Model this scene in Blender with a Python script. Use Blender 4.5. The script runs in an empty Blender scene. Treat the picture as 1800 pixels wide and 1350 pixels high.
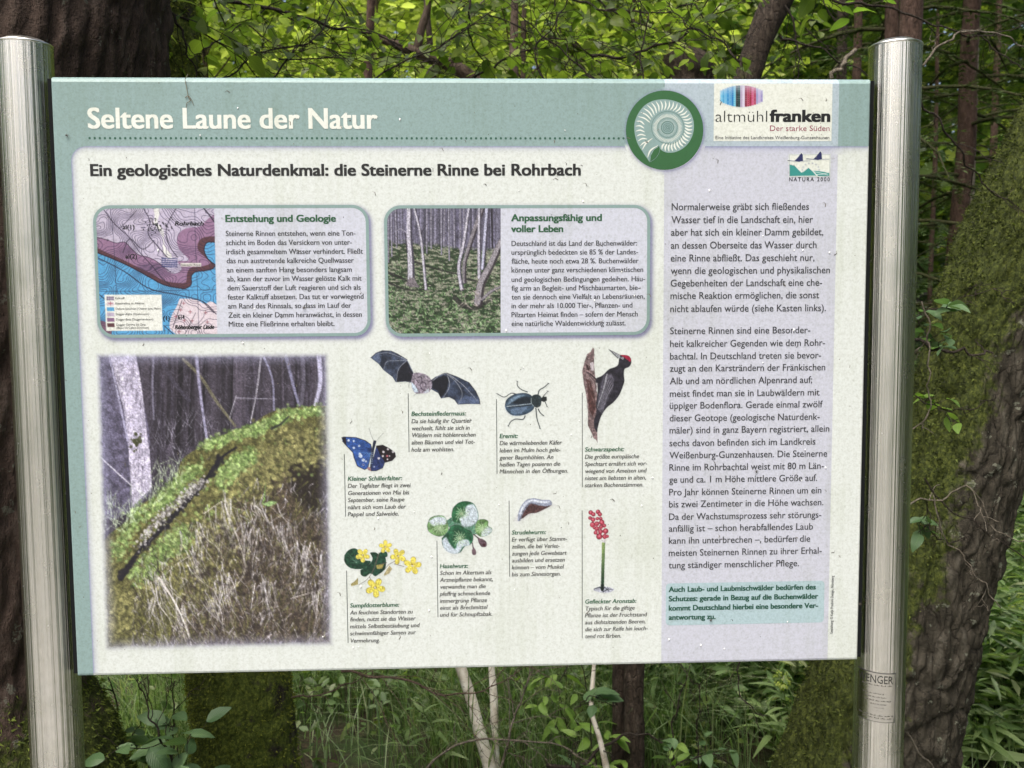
import bpy, math, random
import numpy as np
from mathutils import Vector, Matrix
random.seed(7); rng = np.random.default_rng(11)
SC = bpy.context.scene
COL = SC.collection

# ------------------------------------------------------------------ camera, sky, sun, exposure
CAM_LOC = (0.01167599, -1.36345586, 1.56368646)
CAM_ROT = (1.49379098, 0.0066596, -0.03745084)
FPX = 1600.0
cd = bpy.data.cameras.new('camera'); cam = bpy.data.objects.new('camera', cd); COL.objects.link(cam)
cam.location = CAM_LOC; cam.rotation_euler = CAM_ROT
cd.sensor_width = 36.0; cd.lens = 36.0 * FPX / 1800.0; cd.clip_start = 0.05; cd.clip_end = 1500
cd.dof.use_dof = True; cd.dof.focus_distance = 1.40; cd.dof.aperture_fstop = 11
SC.camera = cam
SUN_ELEV = math.radians(62); SUN_AZ = math.radians(212)      # azimuth clockwise from +Y
world = bpy.data.worlds.new('World'); SC.world = world; world.use_nodes = True
wn = world.node_tree.nodes; wl = world.node_tree.links
sky = wn.new('ShaderNodeTexSky'); sky.sky_type = 'NISHITA'; sky.sun_disc = False
sky.sun_elevation = SUN_ELEV; sky.sun_rotation = SUN_AZ
sky.air_density = 1.0; sky.dust_density = 8.0; sky.ozone_density = 0.3
bg = wn['Background']; bg.inputs['Strength'].default_value = 0.08
wl.new(sky.outputs[0], bg.inputs['Color'])
sd = bpy.data.lights.new('sun', 'SUN'); sun = bpy.data.objects.new('sun', sd); COL.objects.link(sun)
sd.energy = 1.5; sd.angle = math.radians(55); sd.color = (1.0, 0.99, 0.97)
sdir = Vector((math.sin(SUN_AZ) * math.cos(SUN_ELEV), math.cos(SUN_AZ) * math.cos(SUN_ELEV), math.sin(SUN_ELEV)))
sun.rotation_euler = sdir.to_track_quat('Z', 'Y').to_euler(); sun.location = sdir * 20
SC.view_settings.view_transform = 'Standard'; SC.view_settings.look = 'None'
SC.view_settings.exposure = 1.45; SC.view_settings.gamma = 1.0
SC.view_settings.use_curve_mapping = False
SC.cycles.max_bounces = 8; SC.cycles.transparent_max_bounces = 8

# ------------------------------------------------------------------ measuring helpers
RM = Matrix.Rotation(CAM_ROT[2], 3, 'Z') @ Matrix.Rotation(CAM_ROT[1], 3, 'Y') @ Matrix.Rotation(CAM_ROT[0], 3, 'X')
RN = np.array(RM); CN = np.array(CAM_LOC)
def at(px, py, Y):
    """world point seen at photo pixel (px,py), lying at depth Y"""
    d = RN @ np.array([(px - 900) / FPX, -(py - 675) / FPX, -1.0])
    return CN + d * ((Y - CN[1]) / d[1])
def atv(P, Y):
    P = np.asarray(P, float)
    d = np.stack([(P[..., 0] - 900) / FPX, -(P[..., 1] - 675) / FPX, -np.ones(P.shape[:-1])], -1) @ RN.T
    return CN + d * ((Y - CN[1]) / d[..., 1])[..., None]
def pxm(Y): return FPX / (Y - CN[1])

# ------------------------------------------------------------------ noise
def _h(i, j, k, s):
    n = (i * 374761393 + j * 668265263 + k * 2147483647 * 3 + s * 1274126177) & 0xffffffff
    n = ((n ^ (n >> 13)) * 1103515245) & 0xffffffff
    n = ((n ^ (n >> 16)) * 2246822519) & 0xffffffff
    return ((n ^ (n >> 15)) & 0xffff) / 65535.0
def vnoise(P, s=0):
    P = np.asarray(P, float)
    if P.shape[-1] == 2: P = np.concatenate([P, np.zeros(P.shape[:-1] + (1,))], -1)
    I = np.floor(P).astype(np.int64); F = P - I; F = F * F * (3 - 2 * F)
    r = 0
    for a in (0, 1):
        for b in (0, 1):
            for c in (0, 1):
                w = (F[..., 0] if a else 1 - F[..., 0]) * (F[..., 1] if b else 1 - F[..., 1]) * (F[..., 2] if c else 1 - F[..., 2])
                r = r + w * _h(I[..., 0] + a, I[..., 1] + b, I[..., 2] + c, s)
    return r
def fbm(P, o=4, s=0):
    r = 0; a = 0.5; P = np.asarray(P, float)
    for i in range(o):
        r = r + a * vnoise(P, s + i); P = P * 2.03 + 7.1; a *= 0.5
    return r / (1 - 0.5 ** o)

# ------------------------------------------------------------------ object helpers
def lin(c):
    c = np.asarray(c, float) / 255.0
    return np.where(c <= 0.04045, c / 12.92, ((c + 0.055) / 1.055) ** 2.4)
def tag(o, label=None, cat=None, group=None, kind=None):
    if label: o['label'] = label
    if cat: o['category'] = cat
    if group: o['group'] = group
    if kind: o['kind'] = kind
    return o
def empty(name, loc=(0, 0, 0)):
    o = bpy.data.objects.new(name, None); COL.objects.link(o); o.location = loc; o.empty_display_size = 0.1
    return o
def link(name, me, mat=None, parent=None, local=False):
    """links a mesh given in world coordinates; keeps it in place under its parent"""
    o = bpy.data.objects.new(name, me); COL.objects.link(o)
    if mat is not None and not len(me.materials):
        for m in (mat if isinstance(mat, (list, tuple)) else [mat]): me.materials.append(m)
    if parent is not None:
        o.parent = parent
        if not local:
            M = Matrix.Identity(4); p = parent
            while p is not None:
                M = Matrix.Translation(-Vector(p.location)) @ M; p = p.parent
            o.location = M.translation
    return o
def mesh(name, V, F, col=None, uv=None, smooth=True, mi=None):
    """V (n,3); F: array (m,k) or list of such arrays"""
    if not isinstance(F, list): F = [F]
    F = [np.asarray(f, np.int32) for f in F if len(f)]
    me = bpy.data.meshes.new(name); V = np.ascontiguousarray(V, np.float32)
    me.vertices.add(len(V)); me.vertices.foreach_set('co', V.ravel())
    loops = np.concatenate([f.ravel() for f in F]); tot = np.concatenate([np.full(len(f), f.shape[1], np.int32) for f in F])
    st = np.concatenate([[0], np.cumsum(tot)[:-1]]).astype(np.int32)
    me.loops.add(len(loops)); me.loops.foreach_set('vertex_index', loops.astype(np.int32))
    me.polygons.add(len(tot)); me.polygons.foreach_set('loop_start', st); me.polygons.foreach_set('loop_total', tot)
    me.polygons.foreach_set('use_smooth', np.full(len(tot), smooth, bool))
    if mi is not None: me.polygons.foreach_set('material_index', np.asarray(mi, np.int32))
    if col is not None:
        a = me.color_attributes.new('col', 'FLOAT_COLOR', 'POINT')
        c = np.ones((len(V), 4), np.float32); c[:, :np.asarray(col).shape[1]] = col
        a.data.foreach_set('color', c.ravel())
    if uv is not None:
        u = me.uv_layers.new(name='UVMap'); u.data.foreach_set('uv', np.asarray(uv, np.float32)[loops].ravel())
    me.update(calc_edges=True); me.validate()
    return me
def frames(P):
    P = np.asarray(P, float); T = np.gradient(P, axis=0); T /= np.linalg.norm(T, axis=1)[:, None] + 1e-9
    up = np.array([0.13, 0.97, 0.2]) if abs(T[0, 1]) < 0.8 else np.array([1.0, 0, 0])
    N = np.zeros_like(T); n = up - T[0] * (up @ T[0]); N[0] = n / np.linalg.norm(n)
    for i in range(1, len(P)):
        n = N[i - 1] - T[i] * (N[i - 1] @ T[i]); N[i] = n / np.linalg.norm(n)
    return T, N, np.cross(T, N)
def resample(P, n, *extra):
    P = np.asarray(P, float); d = np.r_[0, np.cumsum(np.linalg.norm(np.diff(P, axis=0), axis=1))]
    t = np.linspace(0, d[-1], n)
    # smooth (Catmull-Rom like) through points
    def cr(v):
        v = np.asarray(v, float); m = np.gradient(v, d, axis=0) if len(v) > 2 else np.repeat((v[1:] - v[:-1]) / d[-1], 2, 0)
        k = np.clip(np.searchsorted(d, t, 'right') - 1, 0, len(d) - 2); h = d[k + 1] - d[k]; s = (t - d[k]) / h
        if v.ndim > 1: s = s[:, None]; h = h[:, None]
        return (2*s**3 - 3*s**2 + 1) * v[k] + (s**3 - 2*s**2 + s) * h * m[k] + (-2*s**3 + 3*s**2) * v[k+1] + (s**3 - s**2) * h * m[k+1]
    return [cr(P)] + [cr(e) for e in extra]
def tube_arrays(P, R, k=6, cap=True):
    P = np.asarray(P, float); R = np.broadcast_to(np.asarray(R, float), (len(P),))
    T, N, B = frames(P); a = np.linspace(0, 2 * np.pi, k, endpoint=False)
    V = P[:, None] + R[:, None, None] * (np.cos(a)[None, :, None] * N[:, None] + np.sin(a)[None, :, None] * B[:, None])
    V = V.reshape(-1, 3); n = len(P); i = np.arange(n - 1)[:, None] * k; j = np.arange(k)[None]; j2 = (j + 1) % k
    F = np.stack([i + j, i + j2, i + k + j2, i + k + j], -1).reshape(-1, 4)
    return V, F
class MB:
    """collects pieces into one mesh"""
    def __init__(s): s.V = []; s.F = {}; s.n = 0; s.C = []; s.U = []
    def add(s, V, F, col=None, uv=None):
        V = np.asarray(V, float); F = np.asarray(F)
        s.V.append(V); s.F.setdefault(F.shape[1], []).append(F + s.n); s.n += len(V)
        s.C.append(np.broadcast_to(np.asarray(col if col is not None else (1, 1, 1), float), (len(V), 3)))
        s.U.append(np.zeros((len(V), 2)) if uv is None else np.asarray(uv, float))
    def tube(s, P, R, k=6, col=None):
        V, F = tube_arrays(P, R, k); s.add(V, F, col)
    def box(s, a, b, col=None):
        a, b = np.array(a, float), np.array(b, float)
        V = np.array([[x, y, z] for x in (a[0], b[0]) for y in (a[1], b[1]) for z in (a[2], b[2])])
        s.add(V, [[0, 1, 3, 2], [4, 6, 7, 5], [0, 4, 5, 1], [2, 3, 7, 6], [0, 2, 6, 4], [1, 5, 7, 3]], col)
    def mesh(s, name, smooth=True):
        return mesh(name, np.concatenate(s.V), [np.concatenate(f) for f in s.F.values()], np.concatenate(s.C), np.concatenate(s.U), smooth)
    def build(s, name, mat, parent=None, smooth=True): return link(name, s.mesh(name, smooth), mat, parent)

# ------------------------------------------------------------------ materials
class NT:
    def __init__(s, name):
        s.m = bpy.data.materials.new(name); s.m.use_nodes = True; s.t = s.m.node_tree; s.n = s.t.nodes
        s.b = s.n['Principled BSDF']; s.out = s.n['Material Output']
    def new(s, ty, ins=None, **kw):
        n = s.n.new(ty)
        for k, v in kw.items(): setattr(n, k, v)
        for k, v in (ins or {}).items():
            if hasattr(v, 'bl_idname') or isinstance(v, bpy.types.NodeSocket): s.t.links.new(v, n.inputs[k])
            else: n.inputs[k].default_value = v
        return n
    def set(s, k, v):
        if isinstance(v, bpy.types.NodeSocket): s.t.links.new(v, s.b.inputs[k])
        else: s.b.inputs[k].default_value = v
    def geo(s, scale=(1, 1, 1), obj=True):
        tc = s.new('ShaderNodeTexCoord'); mp = s.new('ShaderNodeMapping', {'Vector': tc.outputs['Object' if obj else 'Generated']})
        mp.inputs['Scale'].default_value = scale; return mp.outputs[0]
    def noise(s, vec, sc, det=3, rough=0.5): return s.new('ShaderNodeTexNoise', {'Vector': vec, 'Scale': sc, 'Detail': det, 'Roughness': rough}).outputs['Fac']
    def ramp(s, fac, stops):
        r = s.new('ShaderNodeValToRGB', {'Fac': fac}); e = r.color_ramp.elements
        while len(e) < len(stops): e.new(0.5)
        for x, (p, c) in zip(e, stops): x.position = p; x.color = (*c, 1) if len(c) == 3 else c
        return r.outputs['Color']
    def mix(s, f, a, b, mode='MIX'):
        n = s.new('ShaderNodeMix', data_type='RGBA', blend_type=mode)
        for k, v in ((0, f), (6, a), (7, b)):
            if isinstance(v, bpy.types.NodeSocket): s.t.links.new(v, n.inputs[k])
            elif k: n.inputs[k].default_value = (*v, 1) if len(v) == 3 else v
            else: n.inputs[k].default_value = v
        return n.outputs[2]
    def math(s, op, a, b=0.5, c=None):
        n = s.new('ShaderNodeMath', operation=op)
        for k, v in ((0, a), (1, b), (2, c)):
            if v is None: continue
            if isinstance(v, bpy.types.NodeSocket): s.t.links.new(v, n.inputs[k])
            else: n.inputs[k].default_value = v
        return n.outputs[0]
    def bump(s, h, strength, dist=0.01, normal=None):
        ins = {'Height': h, 'Strength': strength, 'Distance': dist}
        if normal is not None: ins['Normal'] = normal
        n = s.new('ShaderNodeBump', ins); s.t.links.new(n.outputs[0], s.b.inputs['Normal']); return n.outputs[0]
def attr(nt, name='col'): return nt.new('ShaderNodeVertexColor', layer_name=name)

def print_material(name, base=None, kind='plain'):
    """weathered matt print on the panel: recycled-paper mottling and faint grime over a printed colour"""
    nt = NT(name); v = nt.geo()
    g = nt.noise(v, 330, 2, .7); g2 = nt.noise(v, 150, 3, .6); g3 = nt.noise(v, 6, 5, .6)
    k = nt.math('ADD', nt.math('MULTIPLY', g, .55), nt.math('MULTIPLY', g2, .45))
    mott = nt.ramp(k, [(.30, (.72, .73, .70)), (.43, (.90, .90, .885)), (.54, (1, 1, 1)), (.7, (1.07, 1.07, 1.07))])
    sv = nt.geo((70, 70, 2.2)); g4 = nt.noise(sv, 1.0, 4, .6); g3 = nt.math('ADD', nt.math('MULTIPLY', g3, .6), nt.math('MULTIPLY', g4, .4))
    grime = nt.ramp(g3, [(.34, (.88, .89, .84)), (.5, (1, 1, 1))])
    if kind == 'alpha':
        a = attr(nt); c = nt.mix(a.outputs['Alpha'], tuple(PAPER), a.outputs['Color'])
        mott = nt.mix(nt.math('MULTIPLY', a.outputs['Alpha'], .6), mott, (1, 1, 1))
    elif kind == 'vcol': c = attr(nt).outputs['Color']
    else: c = tuple(base)
    amt = 1.0 if kind != 'ink' else .5
    c = nt.mix(amt, c, mott, 'MULTIPLY'); c = nt.mix(1.0, c, grime, 'MULTIPLY')
    c = nt.mix(1.0, c, (.74, .765, .805), 'MULTIPLY')      # aged, slightly dirty laminate
    nt.set('Base Color', c); nt.set('Roughness', .42); nt.set('Specular IOR Level', .35)
    nt.bump(g2, .08, .0004)
    return nt.m
PAPER = lin((224, 228, 221)); LAV = lin((204, 205, 215)); HEADC = lin((144, 168, 164)); HEADL = lin((180, 194, 201))

# ================================================================== THE INFORMATION BOARD
M_PAPER = print_material('print_cream', PAPER); M_LAV = print_material('print_lavender', LAV)
M_HEAD = print_material('print_sage', HEADC); M_HEADL = print_material('print_pale_blue', HEADL)
M_ALPHA = print_material('print_picture', None, 'alpha'); M_VCOL = print_material('print_shade', None, 'vcol')
def ink(name, rgb):
    return print_material(name, lin(rgb), 'ink')
I_BLACK = ink('ink_black', (38, 38, 38)); I_GREY = ink('ink_grey', (72, 72, 74)); I_CAP = ink('ink_caption', (88, 88, 84))
I_GREEN = ink('ink_green', (52, 96, 66)); I_TEAL = ink('ink_teal', (44, 88, 72)); I_WHITE = ink('ink_white', (236, 238, 226))
I_RED = ink('ink_burgundy', (150, 56, 84)); I_DARK = ink('ink_dark', (30, 30, 32)); I_NAVY = ink('ink_navy', (40, 46, 92))
I_RULE = ink('ink_rule', (96, 100, 98)); I_CIRC = ink('ink_leaf_green', (56, 104, 62)); I_SHELL = ink('ink_shell', (142, 168, 164))
I_SAGE = ink('ink_sage', (140, 165, 160)); I_BOX = print_material('print_box', lin((208, 210, 220))); I_AQUA = print_material('print_aqua', lin((178, 200, 204)))
I_TEAL2 = ink('ink_sea', (60, 146, 138)); I_WPAPER = print_material('print_white', lin((230, 232, 220)))

def B(px, py): p = at(px, py, 0); return np.array([p[0], p[2]])
def Bv(P): p = atv(P, 0); return p[..., [0, 2]]
TL, BR = np.array([-.6, 1.02 + 1.2 / 1.3488]), np.array([.6, 1.02])
LAYER = 0.00007
sign = empty('information_board', (0, 0, 0))
tag(sign, 'nature trail information board in German, cream and sage print, held between two steel posts', 'sign')

def panel_mesh():
    xs_c = [B(127, 300)[0] * .5 + B(163, 1187)[0] * .5, B(1168, 145)[0] * .5 + B(1163, 1158)[0] * .5, B(1474, 145)[0] * .5 + B(1456, 1155)[0] * .5]
    zh = B(600, 257)[1]
    x0, x1, z1, z0 = TL[0], BR[0], TL[1], BR[1]
    # profile columns (x, depth) and rows (z, depth)
    cols = [(x0, .020), (x0, .0035), (x0 + .0016, .0008), (x0 + .003, 0)] + [(x, 0) for x in xs_c] + [(x1 - .003, 0), (x1 - .0016, .0008), (x1, .0035), (x1, .020)]
    rows = [(z1, .020), (z1 - .0004, .008), (z1 - .0035, .0035), (z1 - .0072, .0006), (z1 - .0086, 0), (zh, 0), (z0 + .005, 0), (z0 + .0022, .0010), (z0 + .0004, .0045), (z0, .008), (z0, .020)]
    V = np.array([(c[0], max(c[1], r[1]), r[0]) for r in rows for c in cols]); n = len(cols)
    F = []; mi = []
    for i in range(len(rows) - 1):
        for j in range(n - 1):
            F.append([i * n + j, (i + 1) * n + j, (i + 1) * n + j + 1, i * n + j + 1])
            cx = (cols[j][0] + cols[j + 1][0]) / 2
            band = xs_c[1] < cx < xs_c[2]
            if rows[i + 1][0] >= zh - 1e-6: m = 3 if band else 2
            elif cx < xs_c[0]: m = 2
            else: m = 1 if band else 0
            mi.append(m)
    me = mesh('panel', V, np.array(F), mi=mi, smooth=False)
    return me, xs_c, zh
pm, XC, ZH = panel_mesh()
panel = link('panel', pm, [M_PAPER, M_LAV, M_HEAD, M_HEADL], sign)
BACK = NT('panel_back'); BACK.set('Base Color', (.25, .26, .26, 1)); BACK.set('Metallic', .9); BACK.set('Roughness', .5)
mb = MB(); mb.box((-.598, .0202, 1.022), (.598, .0222, TL[1] - .002)); mb.build('back_plate', BACK.m, sign, False)

def flat(name, V2, F, mat, layer, col=None, parent=panel, nt=None):
    V2 = np.asarray(V2, float); dy = V2[:, 2] if V2.shape[1] > 2 else 0
    V = np.column_stack([V2[:, 0], np.full(len(V2), -LAYER * layer) + dy, V2[:, 1]])
    me = mesh(name, V, F, col, smooth=False)
    # face the reader (-Y)
    return link(name, me, mat, parent)
def rr_path(a, b, r, n=8):
    """rounded rectangle path (board coords), clockwise from top-left arc"""
    x0, z1 = a; x1, z0 = b; P = []
    for cx, cz, t0 in ((x0 + r, z1 - r, math.pi), (x1 - r, z1 - r, math.pi / 2), (x1 - r, z0 + r, 0), (x0 + r, z0 + r, -math.pi / 2)):
        for i in range(n + 1): t = t0 - i / n * math.pi / 2; P.append((cx + r * math.cos(t), cz + r * math.sin(t)))
    return np.array(P)
def poly_fan(P):
    P = np.asarray(P, float); V = np.vstack([P.mean(0), P]); n = len(P)
    return V, np.array([[0, i + 1, (i + 1) % n + 1] for i in range(n)])
def ribbon(P, offs, closed=True):
    """strip along path at signed distances; returns verts, faces"""
    P = np.asarray(P, float); n = len(P)
    if closed: T = np.roll(P, -1, 0) - np.roll(P, 1, 0)
    else: T = np.gradient(P, axis=0)
    T /= np.linalg.norm(T, axis=1)[:, None] + 1e-12; N = np.column_stack([-T[:, 1], T[:, 0]])     # outward for clockwise paths
    V = np.vstack([P + N * o for o in offs]); F = []
    for k in range(len(offs) - 1):
        for i in range(n if closed else n - 1): j = (i + 1) % n; F.append([k * n + i, k * n + j, (k + 1) * n + j, (k + 1) * n + i])
    return V, np.array(F)
PXM = 1 / 1185.0      # one photo pixel on the board, metres

# header corner and the printed shade inside the cream field
r = 26 * PXM; cx, cz = XC[0] + r, ZH - r
arc = np.array([(cx + r * math.cos(t), cz + r * math.sin(t)) for t in np.linspace(math.pi, math.pi / 2, 12)])
V = np.vstack([[XC[0] - .0003, ZH + .0003], [XC[0] - .0003, cz], arc, [cx, ZH + .0003]])
flat('header_corner', V, np.array([[0, i, i + 1] for i in range(1, len(V) - 1)]), M_HEAD, 2)
path = np.vstack([[(XC[0], z) for z in np.linspace(BR[1] + .005, cz, 12)[:-1]], arc, [(x, ZH) for x in np.linspace(cx, BR[0] - .003, 40)[1:]]])
offs = np.array([0, -.0015, -.004, -.008, -.012]); al = [.85, .6, .28, .08, 0]
V, F = ribbon(path, offs, False); base = np.where(((V[:, 0] > XC[1]) & (V[:, 0] < XC[2]))[:, None], LAV, PAPER)
a = np.repeat(al, len(path))[:, None]; sh = lin((122, 126, 168))
keep = V[F].max(1)[:, 1] <= ZH + 1e-5
flat('inner_shade', V, F, M_VCOL, 1, base * (1 - a) + sh * a)

def box(tl, br, name, fill=I_BOX, r=29 * PXM):
    a, b = B(*tl), B(*br); P = rr_path(a, b, r)
    S = rr_path(a + [3 * PXM, -4 * PXM], b + [3 * PXM, -4 * PXM], r)
    V, F = ribbon(S, [-.004, 0, .002, .0045, .008]); n = len(S)
    al = np.repeat([.9, .75, .45, .14, 0], n)[:, None]
    flat(name + '_shade', V, F, M_VCOL, 1, PAPER * (1 - al) + lin((112, 110, 152)) * al)
    V, F = poly_fan(P); flat(name, V, F, fill, 2)
    V, F = ribbon(P, [0, -.0046]); flat(name + '_border', V, F, I_SAGE, 4)
    return a, b, r
BOX1 = box((162.5, 361), (652, 590.5), 'text_box'); BOX2 = box((674.5, 361), (1142, 588.5), 'text_box')

# green roundel with the ammonite
def ell(c, rx, ry, n=64): t = np.linspace(0, -2 * np.pi, n, endpoint=False); return np.column_stack([c[0] + rx * np.cos(t), c[1] + ry * np.sin(t)])
AC = B(1168.3, 229); AR = .0577
V, F = ribbon(ell(AC + [.001, -.0015], AR, AR), [-.001, .001, .003, .006]); al = np.repeat([.7, .5, .2, 0], 64)[:, None]
base = np.where((V[:, 1] > ZH)[:, None], np.where((V[:, 0] > XC[1])[:, None], HEADL, HEADC), np.where((V[:, 0] > XC[1])[:, None], LAV, PAPER))
flat('roundel_shade', V, F, M_VCOL, 2, base * (1 - al) + lin((110, 112, 150)) * al)
V, F = poly_fan(ell(AC, AR, AR)); flat('roundel', V, F, I_CIRC, 3)

def Z(ox, oy, s, P): P = np.asarray(P, float); return np.column_stack([ox + P[:, 0] / s, oy + P[:, 1] / s])
zA = lambda P: Bv(Z(1080, 130, 3.913, P))
# shell outline: a spiral that opens at the lower left
c0 = np.array([365., 368.])
def spir(t):   # t in turns from the aperture inward, radius in zoomed px
    return None
out = []
# outer whorl (zoomed crop px), clockwise from the aperture tip
OUT = [(243, 608), (200, 545), (160, 480), (138, 400), (140, 330), (165, 270), (210, 215), (265, 185), (330, 175), (400, 182), (465, 208), (515, 255), (542, 315), (546, 380), (530, 440), (497, 490), (450, 525), (400, 541), (350, 538), (318, 520), (305, 495)]
OUTs = resample(np.column_stack([OUT, np.zeros(len(OUT))]), 90)[0][:, :2]
V, F = poly_fan(zA(OUTs)); flat('ammonite', V, F, I_SHELL, 4)
mbw = []; mbf = []; nv = 0
def addp(P, Fs):
    global nv
    mbw.append(P); mbf.append(np.array(Fs) + nv); nv += len(P)
def stroke2(P, w0, w1, taper=True):
    """tapered stroke as quads, zoomed px"""
    P = resample(np.column_stack([P, np.zeros(len(P))]), 9)[0][:, :2]; n = len(P); T = np.gradient(P, axis=0); T /= np.linalg.norm(T, axis=1)[:, None]
    N = np.column_stack([-T[:, 1], T[:, 0]]); s = np.linspace(0, 1, n); w = (w0 + (w1 - w0) * s) * (np.sin(np.pi * np.clip(s * .92 + .04, 0, 1)) ** .7 if taper else 1)
    addp(zA(np.vstack([P + N * w[:, None] / 2, P - N * w[:, None] / 2])), [[i, i + 1, n + i + 1, n + i] for i in range(n - 1)])
ctr = np.array([365., 370.])
def whorl(th):      # inner whorl boundary radius by angle
    return 112
def rib(th, ra, rb, w, bend=.22):
    a = np.array([ctr + ra * np.array([math.cos(th), math.sin(th)]), ctr + (ra + rb) / 2 * np.array([math.cos(th + bend * .45), math.sin(th + bend * .45)]), ctr + rb * np.array([math.cos(th + bend * .35), math.sin(th + bend * .35)])])
    stroke2(a, w, w * .8)
Oang = np.arctan2(OUTs[:, 1] - ctr[1], OUTs[:, 0] - ctr[0]); Orad = np.hypot(*(OUTs - ctr).T)
def orad(th):
    d = np.abs((Oang[8:] - th + np.pi) % (2 * np.pi) - np.pi); return Orad[8:][d.argmin()]
for i in range(36):
    f = i / 35; th = math.radians(110 - 10 + 360 - f * 318)      # from the bottom, round the right, the top to the lower left
    rb = orad((th + .07 + np.pi) % (2 * np.pi) - np.pi) - 13; ra = 114 + 12 * min(1, f * 1.2) - (6 if f < .25 else 0) + (34 if f > .85 else 0)
    rib(th, ra, rb + 4, 13 if f < .35 else 10.5)
for k, P in enumerate([[(192, 520), (215, 480), (262, 442)], [(228, 575), (245, 530), (300, 492)]]): stroke2(np.array(P, float), 12, 8)
for i in range(64):
    th = math.radians(i * 360 / 64 + 4); rib(th, 72 + 4 * math.sin(th), 103 if not (200 < math.degrees(th) % 360 < 290) else 98, 4.2, .12)
for i in range(40):
    th = math.radians(i * 9); rib(th, 46, 60, 1.6, .1)
flat('shell_ribs', np.vstack(mbw), [np.concatenate([f for f in mbf])], I_WHITE, 5)
mbw, mbf, nv = [], [], 0
def curve2(P, w): stroke2(np.asarray(P, float), w, w, False)
def arc2(rad, a0, a1, w, k=7, grow=0):
    A = np.radians(np.linspace(a0, a1, k * 6))
    for i in range(k):
        seg = A[i * 6:(i + 1) * 6 + 1] if i < k - 1 else A[i * 6:]
        if len(seg) < 2: continue
        rr_ = rad + grow * (seg - A[0]) / (A[-1] - A[0])
        curve2(np.column_stack([ctr[0] + rr_ * np.cos(seg), ctr[1] + rr_ * np.sin(seg)]), w)
arc2(108, 80, 450, 2.6, 10, 8); arc2(66, 0, 360, 2, 8, 4); arc2(41, 0, 360, 4, 6, 3)
arc2(28, 0, 360, 2.5, 6, 2); arc2(17, 0, 360, 3, 5, 2); arc2(6, 0, 400, 3, 4, 5)
curve2([(305, 495), (265, 520), (245, 560), (243, 606)], 2.5)
flat('shell_lines', np.vstack(mbw), [np.concatenate(mbf)], ink('ink_shell_line', (84, 118, 108)), 6)
V = zA(np.array([(310, 497), (272, 522), (250, 562), (246, 604), (280, 578), (303, 545)])); V2, F = poly_fan(V); flat('shell_opening', V2, F, I_CIRC, 6)
mbw, mbf, nv = [], [], 0
curve2([(313, 500), (308, 540), (282, 580), (246, 606)], 2); flat('shell_lip', np.vstack(mbw), [np.concatenate(mbf)], I_SHELL, 7)

# dotted rule
mb = MB(); a = B(157.5, 241.5); b = B(1096, 244.5); a[1] = b[1] = (a[1] + b[1]) / 2
n = 108
for i in range(n):
    c = a + (b - a) * i / (n - 1); P = ell(c, .00175, .00175, 8); V, F = poly_fan(P)
    mb.add(np.column_stack([V[:, 0], np.full(len(V), -LAYER * 3), V[:, 1]]), F)
tag(mb.build('dotted_rule', ink('ink_dots', (52, 96, 78)), panel, False), kind='stuff')

def quad(name, tl, br, mat, layer):
    a, b = B(*tl), B(*br); return flat(name, [(a[0], a[1]), (b[0], a[1]), (b[0], b[1]), (a[0], b[1])], np.array([[0, 3, 2, 1]]), mat, layer)
quad('logo_ground', (1255.3, 146.5), (1461.5, 248), I_WPAPER, 2)
V, F = poly_fan(rr_path(B(1170.5, 1025.5), B(1448, 1094), .006)); flat('notice_ground', V, F, I_AQUA, 2)
quad('emblem_ground', (1387.3, 272), (1459, 309.8), I_WPAPER, 2)

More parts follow.
